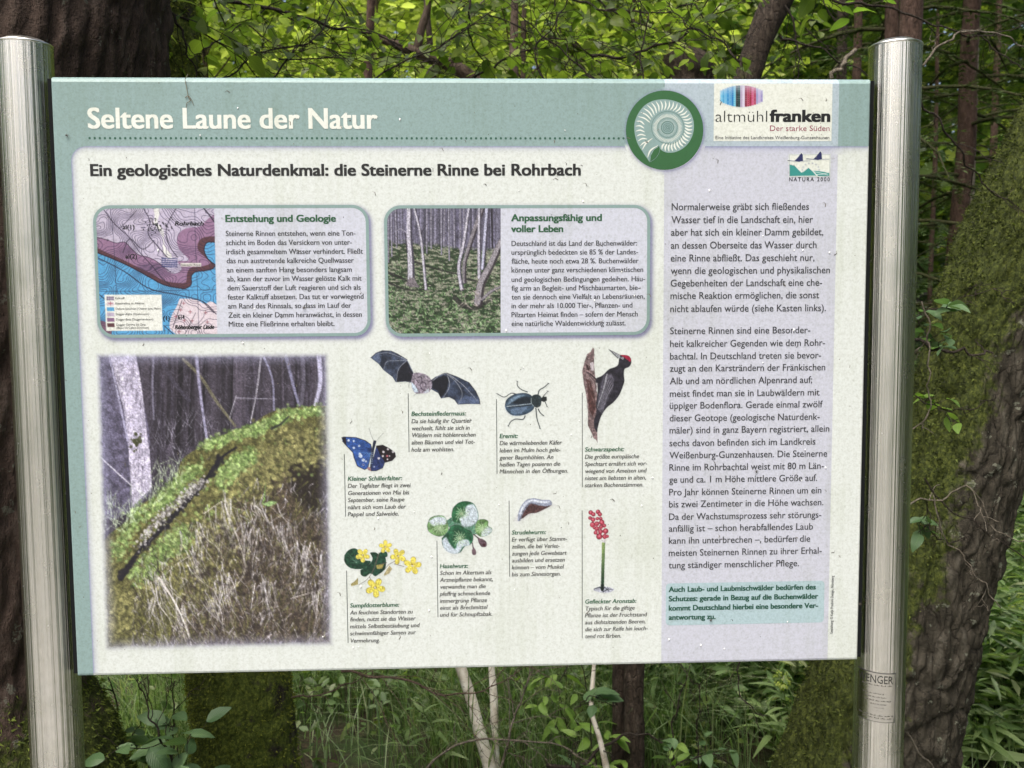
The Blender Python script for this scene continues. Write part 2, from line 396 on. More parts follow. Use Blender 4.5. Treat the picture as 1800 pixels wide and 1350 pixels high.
# ------------------------------------------------------------------ lettering
_fc = bpy.data.curves.new('lettering', 'FONT'); _fo = bpy.data.objects.new('lettering', _fc); _fc.size = 1.0
def glyphs(text, off=0.0, res=3, spacing=1.0):
    _fc.body = text; _fc.offset = off; _fc.resolution_u = res; _fc.space_character = spacing
    me = _fo.to_mesh(); n = len(me.vertices); V = np.zeros(n * 3); me.vertices.foreach_get('co', V); V = V.reshape(-1, 3)[:, :2]
    F3, F4 = [], []
    for p in me.polygons:
        v = list(p.vertices)
        if len(v) == 4: F4.append(v)
        elif len(v) == 3: F3.append(v)
        else: F3 += [[v[0], v[i], v[i + 1]] for i in range(1, len(v) - 1)]
    _fo.to_mesh_clear(); return V, F3, F4
def text_block(name, lines, cap, mat, off=0.0, shear=0.0, res=3, layer=6, spacing=1.0, parent=None, vertical=False, fat=0.0):
    """lines: (text, x0, baseline_y, x1) in photo px; each set to its measured width"""
    Vs, A3, A4, n = [], [], [], 0
    for t, x0, yb, x1 in lines:
        V, F3, F4 = glyphs(t, off, res, spacing)
        p0 = B(x0, yb)
        if vertical:
            p1 = B(x0, x1); L = p1[1] - p0[1]; s = cap * PXM / .682
            u = (V[:, 0] - V[:, 0].min()) / (V[:, 0].max() - V[:, 0].min()) * L
            Q = np.column_stack([p0[0] - V[:, 1] * s, p0[1] + u])
        else:
            p1 = B(x1, yb); L = p1[0] - p0[0]; s = cap * PXM / .682
            u = (V[:, 0] - V[:, 0].min()) / (V[:, 0].max() - V[:, 0].min()) * L
            Q = np.column_stack([p0[0] + u + V[:, 1] * s * shear, p0[1] + V[:, 1] * s])
        Q = np.column_stack([Q, np.zeros(len(Q))])
        if fat:      # further impressions slightly to the side give the printed weight, each a hair lower
            f_ = fat * s; sh_ = [(-f_ / 2, 0), (f_ / 2, 0)] if fat < .045 else [(-f_ / 2, -f_ * .22), (f_ / 2, -f_ * .22), (-f_ / 2, f_ * .22), (f_ / 2, f_ * .22)]
            m = len(V); F3_, F4_, Q_ = [], [], []
            for k_, (dx_, dz_) in enumerate(sh_): Q_.append(Q + [dx_, 0 if False else dz_, LAYER * .17 * k_]); F3_ += [[i + m * k_ for i in f] for f in F3]; F4_ += [[i + m * k_ for i in f] for f in F4]
            Q, F3, F4 = np.vstack(Q_), F3_, F4_
        Vs.append(Q); A3 += [[i + n for i in f] for f in F3]; A4 += [[i + n for i in f] for f in F4]; n += len(Q)
    Fs = [np.array(x) for x in (A3, A4) if x]
    return flat(name, np.vstack(Vs), Fs, mat, layer, parent=parent or panel)
def L(texts, x0, ys, x1): 
    x0 = x0 if isinstance(x0, (list, tuple)) else [x0] * len(texts)
    return list(zip(texts, x0, ys, x1))

text_block('title', [('Seltene Laune der Natur', 156, 225.5, 663)], 34, I_WHITE, 0, res=4, fat=.05)
text_block('heading', [('Ein geologisches Naturdenkmal: die Steinerne Rinne bei Rohrbach', 160, 309, 1020)], 19.5, I_BLACK, 0, res=4, fat=.07)
text_block('subheading', [('Entstehung und Geologie', 397, 390, 590)], 11.6, I_GREEN, 0, res=3, fat=.085)
text_block('subheading', L(['Anpassungsfähig und', 'voller Leben'], 899, [388.6, 408], [1057.4, 989.4]), 11.6, I_GREEN, 0, res=3, fat=.085)
text_block('paragraph', L(['Steinerne Rinnen entstehen, wenn eine Ton-', 'schicht im Boden das Versickern von unter-', 'irdisch gesammeltem Wasser verhindert. Fließt',
  'das nun austretende kalkreiche Quellwasser', 'an einem sanften Hang besonders langsam', 'ab, kann der zuvor im Wasser gelöste Kalk mit', 'dem Sauerstoff der Luft reagieren und sich als',
  'fester Kalktuff absetzen. Das tut er vorwiegend', 'am Rand des Rinnsals, so dass im Lauf der', 'Zeit ein kleiner Damm heranwächst, in dessen', 'Mitte eine Fließrinne erhalten bleibt.'],
  [397.2, 397.6, 398, 398.8, 399.2, 399.8, 400.2, 400.8, 401.2, 401.8, 402.4], [415, 431, 447, 462.8, 479, 494.6, 510.6, 526.6, 542.4, 558.4, 574.2],
  [625, 618.6, 638, 622, 618.4, 635.6, 634, 639, 617.4, 636, 588]), 9.0, I_GREY, 0.0, fat=.034)
text_block('paragraph', L(['Deutschland ist das Land der Buchenwälder:', 'ursprünglich bedeckten sie 85 % der Landes-', 'fläche, heute noch etwa 28 %. Buchenwälder', 'können unter ganz verschiedenen klimatischen',
  'und geologischen Bedingungen gedeihen. Häu-', 'fig arm an Begleit- und Mischbaumarten, bie-', 'ten sie dennoch eine Vielfalt an Lebensräumen,', 'in der mehr als 10.000 Tier-, Pflanzen- und',
  'Pilzarten Heimat finden – sofern der Mensch', 'eine natürliche Waldentwicklung zulässt.'], 899.3, [432.4, 448, 463.6, 479.2, 495.6, 511, 526.4, 542, 557.6, 573.2],
  [1119.6, 1121.4, 1122.4, 1130.4, 1133.6, 1124.6, 1133, 1111.4, 1121, 1099.6]), 9.0, I_GREY, 0.0, fat=.034)
text_block('paragraph', L(['Normalerweise gräbt sich fließendes', 'Wasser tief in die Landschaft ein, hier', 'aber hat sich ein kleiner Damm gebildet,', 'an dessen Oberseite das Wasser durch',
  'eine Rinne abfließt. Das geschieht nur,', 'wenn die geologischen und physikalischen', 'Gegebenheiten der Landschaft eine che-', 'mische Reaktion ermöglichen, die sonst', 'nicht ablaufen würde (siehe Kasten links).'],
  [1180.6, 1180.2, 1179.6, 1179.2, 1179, 1179, 1178.8, 1178.6, 1178.2], [369.4, 392.2, 414.3, 437.1, 459.6, 481.7, 503.7, 525.7, 548.6],
  [1421.7, 1428.7, 1446.9, 1434.9, 1431.3, 1458.5, 1444.8, 1439.6, 1451.5]), 12.2, I_GREY, 0.0, fat=.02)
text_block('paragraph', L(['Steinerne Rinnen sind eine Besonder-', 'heit kalkreicher Gegenden wie dem Rohr-', 'bachtal. In Deutschland treten sie bevor-', 'zugt an den Karsträndern der Fränkischen', 'Alb und am nördlichen Alpenrand auf;',
  'meist findet man sie in Laubwäldern mit', 'üppiger Bodenflora. Gerade einmal zwölf', 'dieser Geotope (geologische Naturdenk-', 'mäler) sind in ganz Bayern registriert, allein', 'sechs davon befinden sich im Landkreis',
  'Weißenburg-Gunzenhausen. Die Steinerne', 'Rinne im Rohrbachtal weist mit 80 m Län-', 'ge und ca. 1 m Höhe mittlere Größe auf.', 'Pro Jahr können Steinerne Rinnen um ein', 'bis zwei Zentimeter in die Höhe wachsen.',
  'Da der Wachstumsprozess sehr störungs-', 'anfällig ist – schon herabfallendes Laub', 'kann ihn unterbrechen –, bedürfen die', 'meisten Steinernen Rinnen zu ihrer Erhal-', 'tung ständiger menschlicher Pflege.'],
  list(np.linspace(1178, 1175.4, 20)), [587.4, 610, 632, 653.3, 675.3, 697.6, 718.6, 740.6, 761.9, 784.4, 805.9, 827.4, 848.7, 870.7, 891.9, 913.9, 934.6, 955.9, 977.4, 999],
  [1424, 1450, 1443, 1450.2, 1427.4, 1440.2, 1445.8, 1440.4, 1457.3, 1433, 1453.6, 1447.7, 1436, 1443.3, 1447, 1443.3, 1428.7, 1423.8, 1444, 1404.2]), 12.0, I_GREY, 0.0, fat=.02)
text_block('notice', L(['Auch Laub- und Laubmischwälder bedürfen des', 'Schutzes: gerade in Bezug auf die Buchenwälder', 'kommt Deutschland hierbei eine besondere Ver-', 'antwortung zu.'],
  1175.8, [1040.4, 1056.8, 1073.2, 1089.4], [1433.4, 1437.5, 1437.1, 1257.3]), 9.4, I_TEAL, 0, fat=.085)
text_block('credit_line', [('Gestaltung: © Katja Predohl Design, Nürnberg', 1463.5, 1114, 1012)], 5.2, I_GREY, .004, vertical=True)
text_block('logo_text', [('altmühl', 1257.6, 214.3, 1348.3)], 19.5, I_DARK, -.012, res=3, layer=5)
text_block('logo_text', [('franken', 1353.6, 213.5, 1458.2)], 19.5, I_DARK, .008, res=4, layer=5, fat=.085)
text_block('logo_text', [('Der starke Süden', 1353.4, 230.2, 1458)], 9.4, I_RED, .0, res=3, layer=5)
text_block('logo_text', [('Eine Initiative des Landkreises Weißenburg-Gunzenhausen', 1257.6, 244.6, 1457.7)], 5.6, I_GREY, .006, layer=5)
text_block('emblem_text', [('NATURA 2000', 1387, 318.6, 1458.4)], 6.6, I_DARK, .01, layer=5, spacing=1.35)

CAPS = [
 ('Bechsteinfledermaus:', ['Da sie häufig ihr Quartier', 'wechselt, fühlt sie sich in', 'Wäldern mit höhlenreichen', 'alten Bäumen und viel Tot-', 'holz am wohlsten.'],
  723.3, [731, 743.9, 756.4, 768.6, 781.2, 793.9], [818.3, 828.7, 825, 835.3, 834.1, 798], (716.8, 691.3, 794.8)),
 ('Kleiner Schillerfalter:', ['Der Tagfalter fliegt in zwei', 'Generationen von Mai bis', 'September, seine Raupe', 'nährt sich vom Laub der', 'Pappel und Salweide.'],
  611.5, [845, 857.6, 870.2, 882.5, 895.1, 907.4], [706.1, 720.8, 718.7, 710.4, 712.8, 700.7], (604.5, 797.9, 908.1)),
 ('Eremit:', ['Die wärmeliebenden Käfer', 'leben im Mulm hoch gele-', 'gener Baumhöhlen. An', 'heißen Tagen posieren die', 'Männchen in den Öffnungen.'],
  878.2, [770, 782.4, 795.2, 807.8, 820, 832.2], [909.4, 987, 984.4, 972, 984.4, 998.2], (872, 701.6, 833)),
 ('Schwarzspecht:', ['Die größte europäische', 'Spechtart ernährt sich vor-', 'wiegend von Ameisen und', 'nistet am liebsten in alten,', 'starken Buchenstämmen.'],
  1028, [793.6, 806.4, 819.2, 831.6, 844, 856.4], [1096.4, 1122.6, 1137, 1135.4, 1135, 1130.4], (1022.8, 690.4, 856.4)),
 ('Sumpfdotterblume:', ['An feuchten Standorten zu', 'finden, nutzt sie das Wasser', 'mittels Selbstbestäubung und', 'schwimmfähiger Samen zur', 'Vermehrung.'],
  615.3, [1067.7, 1080.2, 1092.2, 1104.5, 1116.8, 1129.6], [701, 724.7, 730, 736.7, 730.3, 667.3], (608.5, 1002.9, 1130.2)),
 ('Haselwurz:', ['Schon im Altertum als', 'Arzneipflanze bekannt,', 'verwandte man die', 'pfeffrig schmeckende', 'immergrüne Pflanze', 'einst als Brechmittel', 'und für Schnupftabak.'],
  773.3, [998.6, 1010.6, 1022.8, 1035, 1047.3, 1059.6, 1071.8, 1084], [822, 863.3, 866, 853.2, 861.1, 855.7, 855.9, 865.2], (767.4, 950.2, 1084.9)),
 ('Strudelwurm:', ['Er verfügt über Stamm-', 'zellen, die bei Verlet-', 'zungen jede Gewebeart', 'ausbilden und ersetzen', 'können – vom Muskel', 'bis zum Sinnesorgan.'],
  899.6, [939.5, 951.8, 964.1, 976.4, 988.6, 1000.8, 1013], [959, 996.4, 983.1, 995.3, 992.1, 990, 985.2], (894.2, 879.8, 1013.6)),
 ('Gefleckter Aronstab:', ['Typisch für die giftige', 'Pflanze ist der Fruchtstand', 'aus dichtsitzenden Beeren,', 'die sich zur Reife hin leuch-', 'tend rot färben.'],
  1028.2, [1060.9, 1073.1, 1085.2, 1097.4, 1109.6, 1121.7], [1117.8, 1115, 1136, 1134.3, 1137.8, 1091.4], (1022.6, 897, 1122))]
for head, body, x0, ys, x1, rule in CAPS:
    text_block('caption_name', [(head, x0, ys[0], x1[0])], 7.6, ink('ink_name_green', (70, 110, 84)), 0, .18, fat=.05)
    text_block('caption', L(body, x0, ys[1:], x1[1:]), 7.5, I_CAP, 0.0, .18, fat=.034)
    a = B(rule[0], rule[1]); b = B(rule[0], rule[2])
    quadV = [(a[0], a[1]), (a[0] + .0011, a[1]), (a[0] + .0011, b[1]), (a[0], b[1])]
    flat('caption_rule', quadV, np.array([[0, 3, 2, 1]]), I_RULE, 3)

# ------------------------------------------------------------------ painted pictures (flat print, one colour per grid point)
class Canvas:
    def __init__(s, x0, y0, x1, y1, step, T=(0, 0, 1)):
        s.xs = np.arange(x0, x1 + step * .5, step); s.ys = np.arange(y0, y1 + step * .5, step); s.st = step; s.T = T
        s.X, s.Y = np.meshgrid(s.xs, s.ys); s.C = np.zeros(s.X.shape + (3,)); s.C[:] = (224, 228, 221); s.A = np.zeros(s.X.shape)
    def t(s, P): P = np.atleast_2d(np.asarray(P, float)); return np.column_stack([s.T[0] + P[:, 0] / s.T[2], s.T[1] + P[:, 1] / s.T[2]])
    def win(s, P, pad):
        a = P.min(0) - pad; b = P.max(0) + pad
        i0, i1 = np.searchsorted(s.xs, [a[0], b[0]]); j0, j1 = np.searchsorted(s.ys, [a[1], b[1]]); return slice(j0, j1), slice(i0, i1)
    def put(s, w, m, col, mode=None):
        if m.size == 0: return
        c = np.asarray(col, float)
        A = s.A[w]; s.C[w] = s.C[w] * (1 - m[..., None]) + c * m[..., None]; s.A[w] = A + (1 - A) * m
    def poly(s, P, col, a=1.0, smooth=0, vary=0, seed=0, ns=.3, soft=1):
        P = s.t(P)
        if smooth: P = resample(np.column_stack([np.vstack([P, P[:1]]), np.zeros(len(P) + 1)]), smooth)[0][:, :2]
        w = s.win(P, 2 + soft); X, Y = s.X[w], s.Y[w]
        if X.size == 0: return
        ins = np.zeros(X.shape, bool); d2 = np.full(X.shape, 1e9); Q = np.roll(P, -1, 0)
        for (xa, ya), (xb, yb) in zip(P, Q):
            if ya != yb: ins ^= ((ya > Y) != (yb > Y)) & (X < (xb - xa) * (Y - ya) / (yb - ya) + xa)
            dx, dy = xb - xa, yb - ya; L2 = dx * dx + dy * dy + 1e-9; u = np.clip(((X - xa) * dx + (Y - ya) * dy) / L2, 0, 1)
            d2 = np.minimum(d2, (X - xa - u * dx) ** 2 + (Y - ya - u * dy) ** 2)
        d = np.sqrt(d2) * np.where(ins, -1, 1); m = np.clip(.5 - d / (soft * s.st), 0, 1) * a
        col = np.asarray(col, float)
        if vary: col = col * (1 + vary * (fbm(np.stack([X * ns, Y * ns], -1), 3, seed) - .5))[..., None] * np.ones(3)
        s.put(w, m, np.clip(col, 0, 255))
    def line(s, P, w0, w1=None, col=(0, 0, 0), a=1.0, smooth=0):
        P = s.t(P); w1 = w0 if w1 is None else w1
        if smooth and len(P) > 2: P = resample(np.column_stack([P, np.zeros(len(P))]), smooth)[0][:, :2]
        W = s.win(P, max(w0, w1) + 1.5); X, Y = s.X[W], s.Y[W]
        if X.size == 0: return
        n = len(P) - 1; m = np.zeros(X.shape)
        for i in range(n):
            xa, ya = P[i]; dx, dy = P[i + 1] - P[i]; L2 = dx * dx + dy * dy + 1e-9
            u = np.clip(((X - xa) * dx + (Y - ya) * dy) / L2, 0, 1); d = np.hypot(X - xa - u * dx, Y - ya - u * dy)
            wd = w0 + (w1 - w0) * (i + u) / n; m = np.maximum(m, np.clip((wd / 2 - d) / s.st + .5, 0, 1) * np.minimum(1, wd / s.st * 1.1))
        s.put(W, m * a, col)
    def blob(s, c, r, col, a=1.0, ry=None, soft=1.0):
        c = s.t([c])[0]; r = r / s.T[2]; ry = (ry / s.T[2]) if ry else r
        W = s.win(np.array([c - [r, ry], c + [r, ry]]), 2); X, Y = s.X[W], s.Y[W]
        if X.size == 0: return
        d = (np.hypot((X - c[0]) / r, (Y - c[1]) / ry) - 1) * min(r, ry); s.put(W, np.clip(.5 - d / (s.st * soft), 0, 1) * a, col)
    def build(s, name, mat, layer, mask=None, grain=.5):
        if grain: s.C = np.clip(s.C * (1 + grain * (fbm(np.stack([s.X * .55 + 9, s.Y * .4], -1), 3, 91) - .5) + grain * .55 * (rng.random(s.X.shape) - .5))[..., None], 0, 250)
        A = s.A if mask is None else s.A * mask
        Q = Bv(np.stack([s.X, s.Y], -1)); h, w = s.X.shape; i = np.arange(h * w).reshape(h, w)
        F = np.stack([i[:-1, :-1], i[1:, :-1], i[1:, 1:], i[:-1, 1:]], -1).reshape(-1, 4); F = F[A.ravel()[F].max(1) > .02]
        use = np.unique(F); mp = np.full(h * w, -1); mp[use] = np.arange(len(use))
        col = np.column_stack([lin(np.clip(s.C.reshape(-1, 3)[use], 0, 255)), A.ravel()[use]])
        return flat(name, Q.reshape(-1, 2)[use], mp[F], mat, layer, col)
def in_rr(X, Y, a, b, r, grow=0):
    Q = Bv(np.stack([X, Y], -1)); cx, cz = (a[0] + b[0]) / 2, (a[1] + b[1]) / 2; hx, hz = (b[0] - a[0]) / 2 + grow, (a[1] - b[1]) / 2 + grow
    qx = np.abs(Q[..., 0] - cx) - hx + r; qz = np.abs(Q[..., 1] - cz) - hz + r
    d = np.hypot(np.maximum(qx, 0), np.maximum(qz, 0)) + np.minimum(np.maximum(qx, qz), 0) - r
    return d < 0

# --- geological map
c = Canvas(160, 358, 384, 600, 1.15, (140, 340, 5)); c.C[:] = (196, 186, 206); c.A[:] = 1
PUR = (150, 116, 146); BRN = (92, 60, 66); BLU = (92, 164, 210); PINK = (222, 208, 214)
c.poly([(100, 375), (150, 385), (230, 405), (320, 435), (400, 430), (450, 480), (520, 540), (600, 560), (680, 600), (740, 650), (780, 690), (860, 700), (900, 660), (860, 600), (960, 590), (870, 480), (855, 400), (905, 320), (970, 300), (1060, 290), (1110, 240), (1220, 160), (1220, 900), (100, 900)], PUR, smooth=120)
c.poly([(100, 460), (145, 475), (250, 525), (400, 592), (520, 652), (640, 708), (740, 765), (850, 785), (935, 780), (945, 700), (970, 655), (1050, 645), (1150, 610), (1090, 550), (1035, 480), (1050, 415), (1220, 380), (1220, 900), (100, 900)], BRN, smooth=120)
c.poly([(100, 500), (145, 520), (250, 560), (400, 625), (500, 675), (620, 742), (740, 803), (850, 828), (940, 832), (978, 805), (985, 720), (1010, 695), (1100, 680), (1170, 660), (1190, 640), (1130, 580), (1095, 480), (1110, 442), (1220, 430), (1220, 1300), (100, 1300)], BLU, smooth=140)
c.poly([(640, 100), (695, 100), (700, 190), (685, 250), (740, 330), (742, 420), (770, 500), (805, 530), (805, 582), (760, 555), (732, 500), (733, 400), (690, 320), (655, 260), (660, 200)], (232, 230, 226), smooth=80)
c.poly([(880, 925), (960, 925), (1040, 940), (1100, 970), (1150, 950), (1230, 1010), (1230, 1300), (860, 1300), (845, 1240), (800, 1200), (815, 1060), (850, 1000)], PINK, smooth=90)
c.poly([(140, 1120), (230, 1130), (280, 1190), (260, 1280), (140, 1280)], (120, 90, 110), smooth=40)
G = fbm(np.stack([c.X * .011, c.Y * .016], -1), 3, 5) + .0016 * (c.Y + .6 * c.X)
gx, gy = np.gradient(G, c.st); gm = np.hypot(gx, gy)
for k, (n, wl_) in enumerate(((34, .9),)):
    d = np.abs(((G * n) % 1) - .5) / (gm * n + 1e-4); m = np.clip(1.0 - d / wl_, 0, 1) * .72
    c.C = c.C * (1 - m[..., None]) + np.array([44, 38, 62]) * m[..., None]
for P in ([(270, 120), (300, 420), (325, 880)], [(1010, 120), (1020, 500), (1035, 800), (1050, 1250)], [(150, 860), (640, 858), (1200, 845)]): c.line(P, .9, col=(40, 40, 60), a=.8)
for P, w in (([(210, 140), (300, 260), (430, 380), (530, 520), (640, 640), (720, 740), (800, 810)], 1.3), ([(500, 150), (430, 230), (350, 310)], 1.2), ([(650, 420), (560, 490), (440, 400), (380, 520)], 1.4), ([(560, 130), (620, 260), (600, 330), (700, 480), (770, 560)], 1.5),
             ([(850, 130), (790, 230), (760, 330), (800, 480), (860, 560)], 1.4), ([(1090, 130), (1140, 190), (1190, 260)], 2.2), ([(150, 560), (400, 690), (600, 830), (900, 900), (1100, 960), (1200, 1060)], 1.6), ([(1080, 950), (1180, 1050)], 1.2),
             ([(1020, 1050), (930, 1230)], 1.0), ([(900, 940), (820, 1180)], 1.2), ([(150, 870), (260, 960)], 1.5), ([(740, 1160), (850, 1260)], 1.4)):
    c.line(P, w, col=(36, 30, 46), a=.85, smooth=24)
c.line([(100, 500), (145, 518), (250, 558), (400, 623), (500, 673), (620, 740), (740, 803), (850, 828), (940, 832), (978, 805), (985, 720), (1010, 695), (1100, 680), (1170, 660), (1190, 640), (1130, 580), (1095, 480), (1110, 442), (1220, 430)], 1.6, col=(40, 24, 32), smooth=120)
c.line([(100, 375), (150, 385), (230, 405), (320, 435), (400, 430), (450, 480), (520, 540), (600, 560), (680, 600), (740, 650), (800, 690)], 1.2, col=(60, 40, 60), smooth=90)
rr2 = random.Random(3)
for i in range(70):
    x, y = rr2.gauss(690, 60), rr2.gauss(285, 32); c.poly([(x, y), (x + 9, y + 3), (x + 7, y + 12), (x - 2, y + 9)], (20, 20, 26))
for i in range(9):
    for j in range(5): c.line([(725 + 15 * i, 560 + 4 * i), (735 + 15 * i, 650)], .7, col=(50, 60, 110), a=.35); c.line([(720, 570 + 18 * j), (860, 575 + 18 * j)], .7, col=(50, 60, 110), a=.5)
for x, y in ((915, 965), (888, 1025), (972, 1040), (1108, 1048), (845, 1082), (920, 1115), (990, 1120), (1122, 1130), (875, 1215)):
    c.line([(x - 14, y), (x + 14, y)], 1.1, col=(150, 90, 100)); c.line([(x, y - 14), (x, y + 14)], 1.1, col=(150, 90, 100))
c.poly([(888, 612), (1068, 612), (1068, 642), (888, 642)], (226, 222, 214))
c.poly([(219, 890), (720, 890), (730, 1206), (234, 1208)], (232, 233, 224))
for k, (col) in enumerate(((214, 206, 216), (214, 200, 208), BLU, (188, 176, 196), (140, 106, 138), BRN)):
    y = 922 + k * 47; c.poly([(236 + k, y - 16), (300 + k, y - 16), (304 + k, y + 18), (240 + k, y + 18)], col)
for j in range(4): c.line([(238, 910 + j * 9), (300, 910 + j * 9)], .8, col=(70, 60, 90)); c.line([(244 + j * 16, 906), (244 + j * 16, 938)], .8, col=(70, 60, 90))
c.line([(255, 967), (290, 967)], 1, col=(160, 70, 80)); c.line([(272, 952), (272, 984)], 1, col=(160, 70, 80))
c.poly([(1181, 100), (1240, 100), (1260, 1300), (1212, 1300)], (208, 210, 220))
c.A *= (c.X < 140 + (1182 + (c.Y - 364) * .14) / 5)
c.build('map_picture', M_VCOL, 3, in_rr(c.X, c.Y, *BOX1, -.002), grain=.15)
def zt(ox, oy, s, rows): return [(t, ox + x0 / s, oy + y / s, ox + x1 / s) for t, x0, y, x1 in rows]
text_block('map_legend', zt(140, 340, 5, [('Kalktuff', 314, 930, 396), ('Kieselrelikte im Alblehm', 316, 976, 568), ('Oxford-Schichten (Oberer Jura, Malm)', 318, 1023, 716), ('Dogger-Alpha (Opalinuston)', 320, 1070, 612),
   ('Dogger-Beta (Doggersandstein)', 322, 1117, 648), ('Dogger Gamma bis Zeta', 324, 1163, 580), ('(Bajoc bis Callov-Schichten)', 326, 1190, 610)]), 3.7, I_DARK, 0.0)
for q_ in [('al(1)', 380, 315, 482), ('al(2)', 405, 572, 505), ('(1)', 737, 1115, 792), ('614', 866, 1105, 922)]: text_block('map_name', zt(140, 340, 5, [q_]), 7.5, I_DARK, 0, fat=.06)
for q_ in [('Rohrbach', 838, 282, 1086), ('Röhenberger Linde', 838, 1192, 1180)]: text_block('map_name', zt(140, 340, 5, [q_]), 7, I_DARK, 0, .25, fat=.08)
text_block('map_name', zt(140, 340, 5, [('Steinerne Rinne', 892, 636, 1062)]), 3.4, I_DARK, .004)

# --- beech wood photograph
c = Canvas(670, 358, 886, 596, 1.2, (660, 340, 5)); c.C[:] = (96, 92, 112); c.A[:] = 1
q = rng
n1 = fbm(np.stack([c.X * .9, c.Y * .06], -1), 3, 9); c.C *= (.55 + .9 * n1)[..., None]
for i in range(230):
    x = q.uniform(90, 1100); y1 = q.uniform(400, 520) + .12 * (x - 90); w = q.uniform(.6, 1.8); g = q.uniform(.35, 1.1)
    c.line([(x + q.uniform(-8, 8), 110), (x, y1)], w * .8, w, np.array([150, 146, 168]) * g, .8)
gy = c.Y - (340 + 420 / 5) - (c.X - 678) * .09; gm = np.clip(gy / 6 + .5 + 2 * (fbm(np.stack([c.X * .15, c.Y * .15], -1), 2, 3) - .5), 0, 1)
n2 = fbm(np.stack([c.X * .12, c.Y * .35], -1), 4, 21); gc = np.where((n2 > .52)[..., None], (126, 128, 112), (62, 78, 56)) * (.5 + n2[..., None] * .9)
c.C = c.C * (1 - gm[..., None]) + gc * gm[..., None]
for i in range(1500):
    x, y = q.uniform(80, 1100), 480 + 770 * q.random() ** .8 ; sc = (y - 380) / 850; a_ = q.uniform(0, 6.28); Ls = 26 * sc + 6
    g = q.choice([0, 1, 2, 3], p=[.42, .28, .2, .1]); col = [(98, 132, 84), (40, 62, 40), (164, 190, 146), (170, 158, 156)][g]
    if g == 3 and q.random() < .5: continue
    c.line([(x, y), (x + Ls * math.cos(a_), y + Ls * math.sin(a_))], .9 + 1.4 * sc, .5, col, .85)
for P, w in (([(95, 690), (200, 730), (280, 770)], 5), ([(100, 780), (300, 850), (450, 840)], 4), ([(340, 600), (520, 660), (720, 710)], 4), ([(300, 740), (380, 820)], 6), ([(700, 920), (780, 990), (880, 1010), (1010, 930)], 9), ([(780, 750), (890, 770)], 5)): c.line(P, w, w * .6, (34, 34, 34), .75, 10)
def trunk_(P, w0, w1, lt=(196, 192, 204), dk=(70, 66, 78), side=1):
    c.line(P, w0, w1, dk, 1, 16); P2 = [(x - side * w0 * 1.0, y) for x, y in P]; c.line(P2, w0 * .66, w1 * .66, lt, .95, 16)
for x in (115, 140, 175, 455, 490, 580, 610, 645, 690, 745, 780): trunk_([(x, 110), (x + q.uniform(-8, 14), 440 + q.uniform(0, 170))], 2.4, 2.4, (168, 164, 180))
trunk_([(300, 110), (300, 400), (312, 600), (315, 790)], 8.5, 13); c.poly([(265, 800), (300, 740), (340, 740), (385, 830), (300, 815)], (120, 112, 118))
c.line([(270, 340), (220, 310), (190, 325)], 1.6, 1, (160, 156, 170)); c.line([(262, 350), (280, 520)], 2, 2, (60, 56, 66))
trunk_([(340, 120), (395, 340), (420, 560), (445, 840)], 4, 5.5); c.line([(400, 350), (450, 270)], 2, 1, (60, 54, 66))
trunk_([(825, 120), (770, 480), (735, 640), (760, 840)], 5, 7.5); trunk_([(945, 120), (830, 460), (785, 620), (785, 780)], 9, 6, (140, 134, 140), (60, 54, 60))
trunk_([(915, 130), (912, 500), (915, 740)], 5, 7); trunk_([(985, 120), (965, 400), (945, 660)], 7, 6, (190, 190, 212)); c.line([(1020, 120), (1030, 480)], 4, 3, (50, 46, 54))
trunk_([(1110, 420), (1010, 640), (930, 800), (905, 960)], 11, 16, (150, 144, 150), (62, 56, 60)); trunk_([(1100, 820), (1020, 860), (940, 930)], 4, 6, (150, 144, 150))
for i in range(26): x, y = q.uniform(740, 1080), q.uniform(840, 1000); c.line([(x, y), (x + q.uniform(-70, 70), y + q.uniform(-20, 50))], 1.6, .6, (176, 164, 158), .9)
c.A *= (c.X < 660 + 1098 / 5)
c.build('wood_picture', M_VCOL, 3, in_rr(c.X, c.Y, *BOX2, -.002), grain=.6)

# --- mossy channel photograph with faded edge
c = Canvas(160, 610, 596, 1155, 1.65, (150, 600, 2.411)); c.C[:] = (52, 48, 56); c.A[:] = 1
n1 = fbm(np.stack([c.X * .35, c.Y * .03], -1), 3, 31); n2 = fbm(np.stack([c.X * .3, c.Y * .3], -1), 3, 33)
c.C *= (.35 + n1 * .9 + n2 * .5)[..., None]
for i in range(60):
    x = q.uniform(230, 1040); w = q.uniform(2, 13); g = q.uniform(.3, 1.1); c.line([(x, 40), (x + q.uniform(-25, 15), 430)], w * .8, w, np.array([74, 68, 78]) * g, .75)
for i in range(420):
    x, y = q.uniform(60, 1040), q.uniform(45, 560); a_ = q.normal(math.pi / 2, .9); Ls = q.uniform(20, 90); g = q.uniform(.5, 1.5)
    c.line([(x, y), (x + Ls * .5 * math.cos(a_) + q.uniform(-8, 8), y + Ls * .5 * math.sin(a_)), (x + Ls * math.cos(a_), y + Ls * math.sin(a_))], 1.0, .6, np.clip(np.array([110, 104, 116]) * g, 0, 235), .55)
